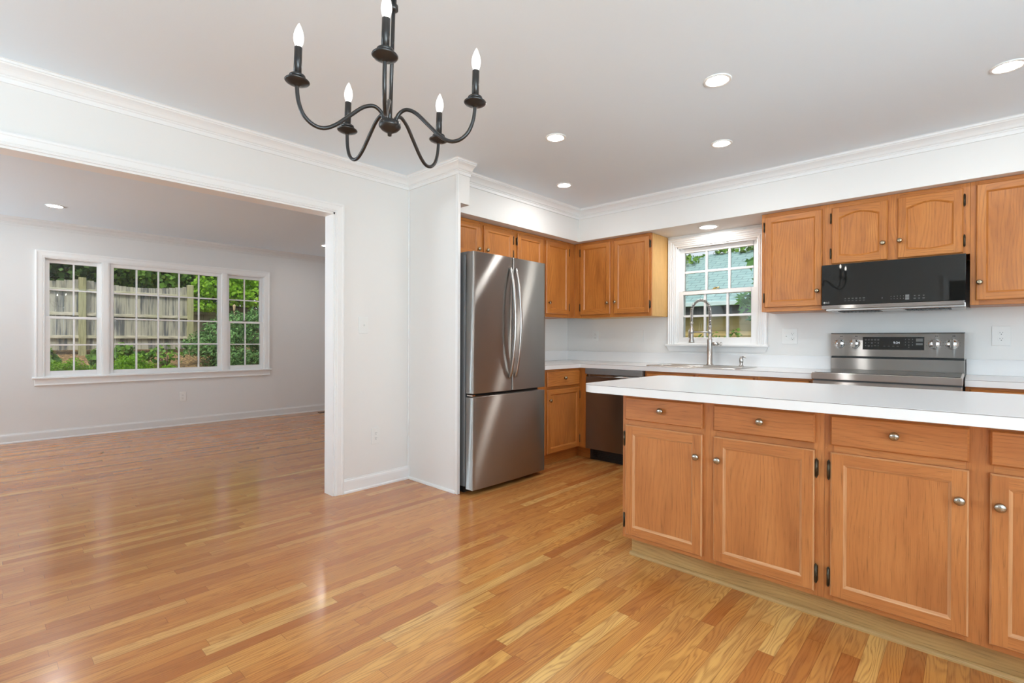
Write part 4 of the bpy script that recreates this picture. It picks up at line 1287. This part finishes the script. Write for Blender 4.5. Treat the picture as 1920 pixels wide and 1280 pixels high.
# fence: posts every 1.74 m, boards with rails on the house side
t = thing('wooden_fence', 'weathered grey board fence behind the shrubs outside the living room window', 'fence', (-11.8, 1.0, .86))
rf = random.Random(11)
posts = [-2.22, -0.48, 1.262, 2.945]
ztop = lambda f_: 2.205-.085*math.sin(PI*f_)**.8
for i in range(3):
    y0, y1 = posts[i]+.06, posts[i+1]-.05
    mb = MB(); yb = y0
    while yb < y1-.05:
        wd = min(.118+rf.uniform(-.012, .012), y1-yb)
        f_ = (yb+wd/2-y0)/(y1-y0); dx = rf.uniform(0, .006)
        mb.box(-11.835+dx, yb+.002, .93, -11.815+dx, yb+wd-.002, ztop(f_))
        yb += wd
    mb.build('board_panel', M['fence'], t)
    for zz in (2.00, 1.575, 1.165):
        mb = MB(); mb.box(-11.813, y0-.01, zz-.028, -11.765, y1+.01, zz+.028); mb.build('rail', M['fence_rail'], t, bevel=.004)
for y in posts:
    mb = MB(); mb.box(-11.84, y-.052, .5, -11.735, y+.052, 2.235); mb.build('post', M['fence_post'], t, bevel=.006)
t = thing('board_fence', 'dark brown board fence half hidden behind the evergreen branches', 'fence', (-13.6, 4.8, .95))
mb = MB(); yb = 2.9
while yb < 8.5:
    mb.box(-13.64, yb+.002, .9, -13.62, yb+.128, 1.92); yb += .13
mb.build('board_panel', M['fence_dark'], t)
mb = MB(); mb.box(-13.615, 2.9, 1.72, -13.57, 8.5, 1.78); mb.build('rail', M['fence_dark'], t)

M['lf_dark'] = leafmat('leaf_dark', (.025, .06, .012), (.06, .14, .03), (.15, .28, .06))
M['lf_mid'] = leafmat('leaf_mid', (.06, .15, .02), (.14, .30, .04), (.28, .48, .08))
M['lf_lime'] = leafmat('leaf_lime', (.14, .32, .015), (.28, .54, .03), (.45, .70, .08), .45)
M['lf_jun'] = leafmat('juniper', (.05, .13, .035), (.12, .27, .075), (.26, .46, .16), .2)
M['lf_box'] = leafmat('bright_mound', (.10, .26, .008), (.22, .48, .015), (.38, .64, .04), .35)
M['lf_maple'] = leafmat('maple_leaf', (.04, .15, .03), (.09, .27, .06), (.20, .42, .10), .45, .4)
M['bark'] = stained('bark', (.07, .05, .035), (.14, .10, .07), (.22, .16, .11), (20, 20, 4))

def leaves_mesh(name, blobs, n, size, mat, parent, seed, aspect=.5, shape='quad', droop=0.0, shell=.55):
    """blobs: (cx,cy,cz,rx,ry,rz); every leaf its own small folded blade"""
    rg = np.random.default_rng(seed)
    vol = np.array([(b[3]*b[4]*b[5])**(2/3) for b in blobs]); vol = vol/vol.sum()
    idx = rg.choice(len(blobs), n, p=vol)
    B = np.array(blobs)[idx]
    d = rg.normal(size=(n, 3)); d /= np.linalg.norm(d, axis=1)[:, None]
    rad = (shell+(1-shell)*rg.random(n)**.6)
    lump = 1+.16*np.sin(d[:, 0]*7+idx)+.12*np.sin(d[:, 1]*9+2*idx)+.1*np.sin(d[:, 2]*8)
    pos = B[:, :3]+d*B[:, 3:]*(rad*lump)[:, None]
    nrm = d*.7+rg.normal(size=(n, 3))*.55+np.array([0, 0, .35]); nrm /= np.linalg.norm(nrm, axis=1)[:, None]
    ax = np.cross(nrm, rg.normal(size=(n, 3))); ax += np.array([0, 0, -droop]); ax -= nrm*(ax*nrm).sum(1)[:, None]; ax /= np.linalg.norm(ax, axis=1)[:, None]
    bx = np.cross(nrm, ax)
    s = size*(.6+.8*rg.random(n))[:, None]
    if shape == 'quad':
        loc = [(-.5, 0, 0), (0, -.5, .10), (.5, 0, 0), (0, .5, .10)]
        faces_l = [(0, 1, 2), (0, 2, 3)]
    else:   # five lobed leaf
        pts = []
        for k in range(5):
            a = (k-2)*.62
            L_ = (.62, .86, 1.0, .86, .62)[k]
            pts.append((math.cos(a)*L_-.35, math.sin(a)*L_*1.05, .05*abs(k-2)))
            if k < 4:
                a2 = a+.31
                pts.append((math.cos(a2)*.45-.35, math.sin(a2)*.45, 0))
        loc = [(-.35, 0, 0)]+pts
        faces_l = [(0, i, i+1) for i in range(1, len(pts))]
    V = []
    for (a, b, c) in loc:
        bb = b*(aspect*2 if shape == 'quad' else 1)
        V.append(pos+ax*(a*s)+bx*(bb*s)+nrm*(c*s))
    k = len(loc)
    V = np.stack(V, 1).reshape(-1, 3)
    Fc = np.concatenate([np.arange(n)[:, None]*k+np.array(f)[None, :] for f in faces_l], 0)
    o0 = np.array(ORG[parent.name])
    me = bpy.data.meshes.new(name)
    me.vertices.add(len(V)); me.vertices.foreach_set('co', (V-o0).ravel())
    me.loops.add(len(Fc)*3); me.loops.foreach_set('vertex_index', Fc.ravel())
    me.polygons.add(len(Fc)); me.polygons.foreach_set('loop_start', np.arange(len(Fc))*3)
    me.update(calc_edges=True); me.validate()
    me.materials.append(mat)
    o = bpy.data.objects.new(name, me); COL.objects.link(o); o.parent = parent; ORG[o.name] = tuple(o0)
    return o

def shrub(name, label, cat, loc, blobs, n, size, mat, seed, group=None, stems=5, **kw):
    t = thing(name, label, cat, loc, group)
    leaves_mesh('foliage', blobs, n, size, mat, t, seed, **kw)
    rg = random.Random(seed)
    mb = MB()
    for k in range(stems):
        b = blobs[k % len(blobs)]
        e = Vector((b[0]+rg.uniform(-.4, .4)*b[3], b[1]+rg.uniform(-.4, .4)*b[4], b[2]+rg.uniform(-.1, .3)*b[5]))
        s0 = Vector(loc)+Vector((rg.uniform(-.05, .05), rg.uniform(-.05, .05), -.05))
        mb.tube([s0, s0.lerp(e, .5)+Vector((rg.uniform(-.05, .05), rg.uniform(-.05, .05), .03)), e], [.02, .014, .006], 6)
    mb.build('stems', M['bark'], t)
    return t
def tree(name, label, loc, h, tr, blobs, n, size, mat, seed, group=None, **kw):
    t = thing(name, label, 'tree', loc, group)
    leaves_mesh('crown', blobs, n, size, mat, t, seed, **kw)
    rg = random.Random(seed)
    mb = MB()
    top = Vector(loc)+Vector((rg.uniform(-.2, .2), rg.uniform(-.2, .2), h))
    trunk = catmull([Vector(loc)+Vector((0, 0, -.1)), Vector(loc).lerp(top, .4)+Vector((.05, .08, 0)), top], 5)
    mb.tube(trunk, [tr*(1-.6*i/(len(trunk)-1)) for i in range(len(trunk))], 10)
    mb.build('trunk', M['bark'], t)
    mb = MB()
    for b in blobs:
        c = Vector(b[:3])
        s0 = trunk[len(trunk)//2]
        mb.tube(catmull([s0, s0.lerp(c, .5)+Vector((0, 0, .1)), c], 3), [tr*.4, tr*.38, tr*.35, tr*.28, tr*.22, tr*.16, tr*.08][:7], 6)
    mb.build('branches', M['bark'], t)
    return t

MG = 'low bright green mounds under the living room window'
shrub('mound_shrub', 'low bright green mounded shrub under the left window pane', 'shrub', (-9.6, .92, .36), [(-9.6, .88, .575, .36, .33, .215)], 7000, .036, M['lf_box'], 1, MG, aspect=.22)
shrub('mound_shrub', 'wide bright green mounded shrub left of the wide middle window', 'shrub', (-9.7, 1.70, .4), [(-9.7, 1.62, .62, .38, .27, .225)], 7000, .036, M['lf_box'], 2, MG, aspect=.22)
shrub('mound_shrub', 'small bright green mounded shrub in the middle of the wide window', 'shrub', (-9.7, 2.13, .4), [(-9.7, 2.13, .56, .2, .17, .13)], 3200, .034, M['lf_box'], 3, MG, aspect=.22)
shrub('leafy_shrub', 'leafy green shrub at the foot of the fence, far left', 'shrub', (-10.4, .74, .56), [(-10.4, .68, .76, .22, .16, .17)], 700, .085, M['lf_mid'], 4)
shrub('leafy_shrub', 'leafy light green shrub right of the mossy fence post', 'shrub', (-10.6, 1.32, .6), [(-10.6, 1.40, .80, .2, .2, .14)], 600, .085, M['lf_mid'], 5)
shrub('leafy_shrub', 'loose leafy shrub in front of the lower fence rail', 'shrub', (-10.9, 1.80, .66), [(-10.9, 1.72, .92, .15, .14, .15), (-10.8, 1.96, .82, .14, .14, .07)], 420, .06, M['lf_mid'], 6)
shrub('leafy_shrub', 'thin olive shrub on the mulch below the fence', 'shrub', (-10.6, 2.28, .6), [(-10.6, 2.25, .85, .2, .25, .2)], 170, .06, M['lf_mid'], 7)
shrub('juniper', 'big blue green juniper spreading in front of the fence end post', 'shrub', (-10.6, 3.2, .6),
      [(-10.6, 3.15, 1.15, .5, .42, .28), (-10.7, 2.95, 1.0, .4, .40, .22), (-10.5, 3.25, .80, .5, .38, .26), (-10.9, 3.5, 1.45, .4, .40, .22), (-10.4, 3.3, .62, .45, .35, .18)], 8500, .06, M['lf_jun'], 8, aspect=.2)
shrub('juniper', 'blue green juniper filling the right window', 'shrub', (-10.9, 4.0, .68),
      [(-10.9, 4.05, 1.55, .45, .45, .22), (-10.8, 3.95, 1.15, .5, .48, .24), (-10.6, 4.0, .78, .5, .42, .24), (-11.0, 4.6, 1.2, .5, .45, .5)], 8500, .06, M['lf_jun'], 9, aspect=.2)
TG = 'trees behind the garden fence'
tree('dense_tree', 'dark leafy tree hanging over the left end of the fence', (-14.0, -.6, .95), 2.6, .14,
     [(-13.6, .3, 2.55, .9, .9, .6), (-13.4, 1.2, 2.75, .8, .8, .55), (-14.0, .2, 3.6, 1.3, 1.3, .9), (-14, -1.3, 2.8, 1, 1, .9), (-13.2, 1.0, 2.2, .4, .5, .2)], 9000, .10, M['lf_dark'], 21, TG)
tree('dense_tree', 'dark leafy tree rising over the middle of the fence', (-14.4, 2.4, .95), 2.8, .13,
     [(-13.8, 2.3, 2.75, .8, .8, .6), (-13.6, 2.9, 2.55, .6, .6, .5), (-14.4, 2.4, 3.7, 1.4, 1.4, 1.0), (-13.9, 1.6, 2.6, .6, .6, .5), (-14.0, 3.6, 3.1, .7, .7, .7)], 9000, .11, M['lf_mid'], 22, TG)
tree('lime_tree', 'lime green tree behind the dark board fence, seen in the right panes', (-14.9, 5.0, .95), 2.4, .11,
     [(-13.2, 3.9, 2.35, .6, .65, .28), (-13.0, 4.6, 2.15, .6, .7, .26), (-13.3, 4.3, 2.75, .7, .8, .3), (-13.2, 5.2, 2.45, .7, .8, .3), (-13.8, 4.8, 3.3, 1.0, 1.2, .6), (-13.2, 3.6, 1.9, .35, .4, .13)], 9000, .085, M['lf_lime'], 23, TG, aspect=.35)
tree('dense_tree', 'dark tree at the back between the fence and the lime green tree', (-16.5, 4.2, 1.0), 3.2, .16,
     [(-16.2, 3.8, 2.2, 1.2, 1.5, 1.0), (-16.2, 5.8, 2.4, 1.2, 1.5, 1.2), (-16.4, 4.6, 4.2, 1.5, 1.8, 1.1), (-16.2, 7.5, 2.6, 1.2, 1.5, 1.3)], 8000, .14, M['lf_dark'], 24, TG)
tree('dense_tree', 'dark tree at the back behind the left half of the fence', (-16.8, .6, 1.0), 3.2, .16,
     [(-16.4, -.8, 2.6, 1.2, 1.5, 1.2), (-16.4, 1.0, 3.0, 1.2, 1.6, 1.3), (-16.4, 2.4, 2.6, 1.2, 1.4, 1.2), (-16.6, .6, 4.6, 1.5, 2.0, 1.0)], 8000, .14, M['lf_dark'], 25, TG)
# garden torch
t = thing('garden_torch', 'tan bamboo garden torch among the evergreens in the right window', 'torch', (-11.3, 3.62, .75))
mb = MB(); mb.tube([(-11.3, 3.62, .75), (-11.3, 3.62, 1.75)], .012, 8); mb.build('pole', M['fence_post'], t)
M['bamboo'] = plain('bamboo', (.46, .34, .20), .7)
mb = MB(); mb.lathe([(.012, 1.70), (.018, 1.74), (.028, 1.82), (.029, 1.835), (.02, 1.84), (.009, 1.86)], (-11.3, 3.62, 0), n=14); mb.build('basket', M['bamboo'], t)

# ------------------------------------------------------------------ outside the kitchen window
tt = NT('shingles'); p = tt.n('ShaderNodeTexCoord').outputs['UV']
br = tt.n('ShaderNodeTexBrick', {'offset': .5}, Vector=p, Color1=(.30, .46, .45), Color2=(.23, .38, .38), Mortar=(.08, .14, .15), Scale=1.0, Mortar_Size=.010, Brick_Width=.33, Row_Height=.145)
M['shingle'] = tt.done(Base_Color=tt.mix(.35, br.outputs[0], tt.ramp(tt.noise(p, 7, 3), [(.3, (.21, .34, .345)), (.7, (.35, .49, .48))])), Roughness=.9, Normal=tt.bump(br.outputs['Fac'], .5, -.01))
tt = NT('clapboard'); p = tt.n('ShaderNodeNewGeometry').outputs[0]
x, y, z = tt.sep(p)
M['clap'] = tt.done(Base_Color=tt.mix(tt.smooth(tt.noise(p, 1.4, 3), .4, .65), (.78, .56, .21), (.62, .46, .22)), Roughness=.8)
M['gutter'] = plain('gutter', (.62, .76, .77), .5)
M['eave'] = plain('eave_dark', (.05, .055, .06), .8)
M['tan'] = plain('tan_siding', (.60, .42, .18), .8)
t = thing('garage', 'tan clapboard garage with a blue green shingled roof outside the kitchen window', 'garage', (-4.5, 13.2, -.5))
mb = MB(); mb.box(-10.5, 11.26, -.5, 2.5, 15.9, 1.95)
zz = -.5
while zz < 1.90:
    q = [(11.26, zz), (11.228, zz), (11.248, zz+.125), (11.26, zz+.125)]
    mb.rings([[(xx, yy_, z_) for yy_, z_ in q] for xx in (-10.5, 2.5)], smooth=False)
    zz += .125
mb.build('wall', M['clap'], t)
mb = MB()
def roof(ya, za, yb, zb, flip):
    L_ = math.hypot(yb-ya, zb-za)
    uvq = [(0, 0), (13.4, 0), (13.4, L_), (0, L_)]
    mb.face([(-10.7, ya, za), (2.7, ya, za), (2.7, yb, zb), (-10.7, yb, zb)], uvq)
    mb.face([(-10.7, ya, za-.05), (-10.7, yb, zb-.05), (2.7, yb, zb-.05), (2.7, ya, za-.05)], uvq)
    mb.face([(-10.7, ya, za-.05), (2.7, ya, za-.05), (2.7, ya, za), (-10.7, ya, za)])
roof(10.95, 1.98, 13.6, 3.49, 0); roof(16.25, 1.98, 13.6, 3.49, 1)
for xx in (-10.5, 2.5): mb.face([(xx, 11.26, 1.95), (xx, 15.9, 1.95), (xx, 13.6, 3.43)])
mb.build('roof', M['shingle'], t)
mb = MB(); mb.box(-10.7, 10.96, 1.70, 2.7, 11.26, 1.90); mb.build('eave_soffit', M['eave'], t)
mb = MB(); mb.box(-10.7, 10.87, 1.90, 2.7, 10.965, 1.995); mb.build('gutter', M['gutter'], t, bevel=.01)
leaves_mesh('ivy', [(-5.7, 13.3, 3.42, .35, .2, .04), (-5.55, 13.0, 3.26, .22, .2, .05), (-4.95, 13.55, 3.52, .25, .12, .05), (-4.75, 13.6, 3.54, .12, .12, .08), (-4.2, 13.5, 3.50, .4, .2, .07), (-3.7, 13.5, 3.52, .4, .2, .08), (-3.2, 13.5, 3.52, .4, .2, .09)], 380, .10, M['lf_mid'], t, 31)
t = thing('neighbor_house', 'tan gable with a white rake board behind the garage roof', 'house', (-3.9, 24, -.5))
mb = MB(); mb.prism([(-8.2, 24), (.4, 24), (.4, 30), (-8.2, 30)], -.5, 4.6)
mb.face([(-8.2, 24, 4.6), (.4, 24, 4.6), (-3.9, 24, 8.2)])
mb.face([(-8.2, 30, 4.6), (-3.9, 30, 8.2), (.4, 30, 4.6)])
mb.build('wall', M['tan'], t)
mb = MB()
for sx in (-1, 1):
    e = (-3.9+sx*4.7, 4.27); a = (-3.9, 8.35)
    mb.face([(e[0], 23.6, e[1]), (a[0], 23.6, a[1]), (a[0], 30.3, a[1]), (e[0], 30.3, e[1])])
    mb.face([(e[0], 23.6, e[1]-.22), (a[0], 23.6, a[1]-.25), (a[0], 30.3, a[1]-.25), (e[0], 30.3, e[1]-.22)])
    mb.face([(e[0], 23.6, e[1]-.22), (a[0], 23.6, a[1]-.25), (a[0], 23.6, a[1]), (e[0], 23.6, e[1])])
mb.build('roof', M['trim'], t)
tree('maple_tree', 'maple with big lobed leaves reaching in from the right of the kitchen window', (-.7, 7.4, -.5), 3.4, .10,
     [(-1.98, 6.6, 2.12, .13, .14, .13), (-1.95, 6.7, 1.90, .10, .12, .10), (-2.05, 6.5, 1.66, .20, .16, .11), (-1.98, 6.55, 1.55, .18, .16, .08), (-1.93, 6.5, 1.42, .14, .16, .05),
      (-1.5, 6.8, 2.2, .3, .3, .3), (-1.3, 6.9, 1.7, .35, .35, .3), (-.7, 7.2, 2.9, .8, .8, .6)], 560, .13, M['lf_maple'], 41, None, shape='maple', droop=.6, shell=.2)
shrub('weed', 'thin green weeds growing against the garage wall', 'plant', (-3.9, 10.7, -.5), [(-4.2, 10.8, 1.12, .35, .2, .16), (-3.7, 10.8, 1.2, .25, .2, .2), (-4.0, 10.8, .6, .5, .3, .5)], 360, .07, M['lf_mid'], 42, None, 6)
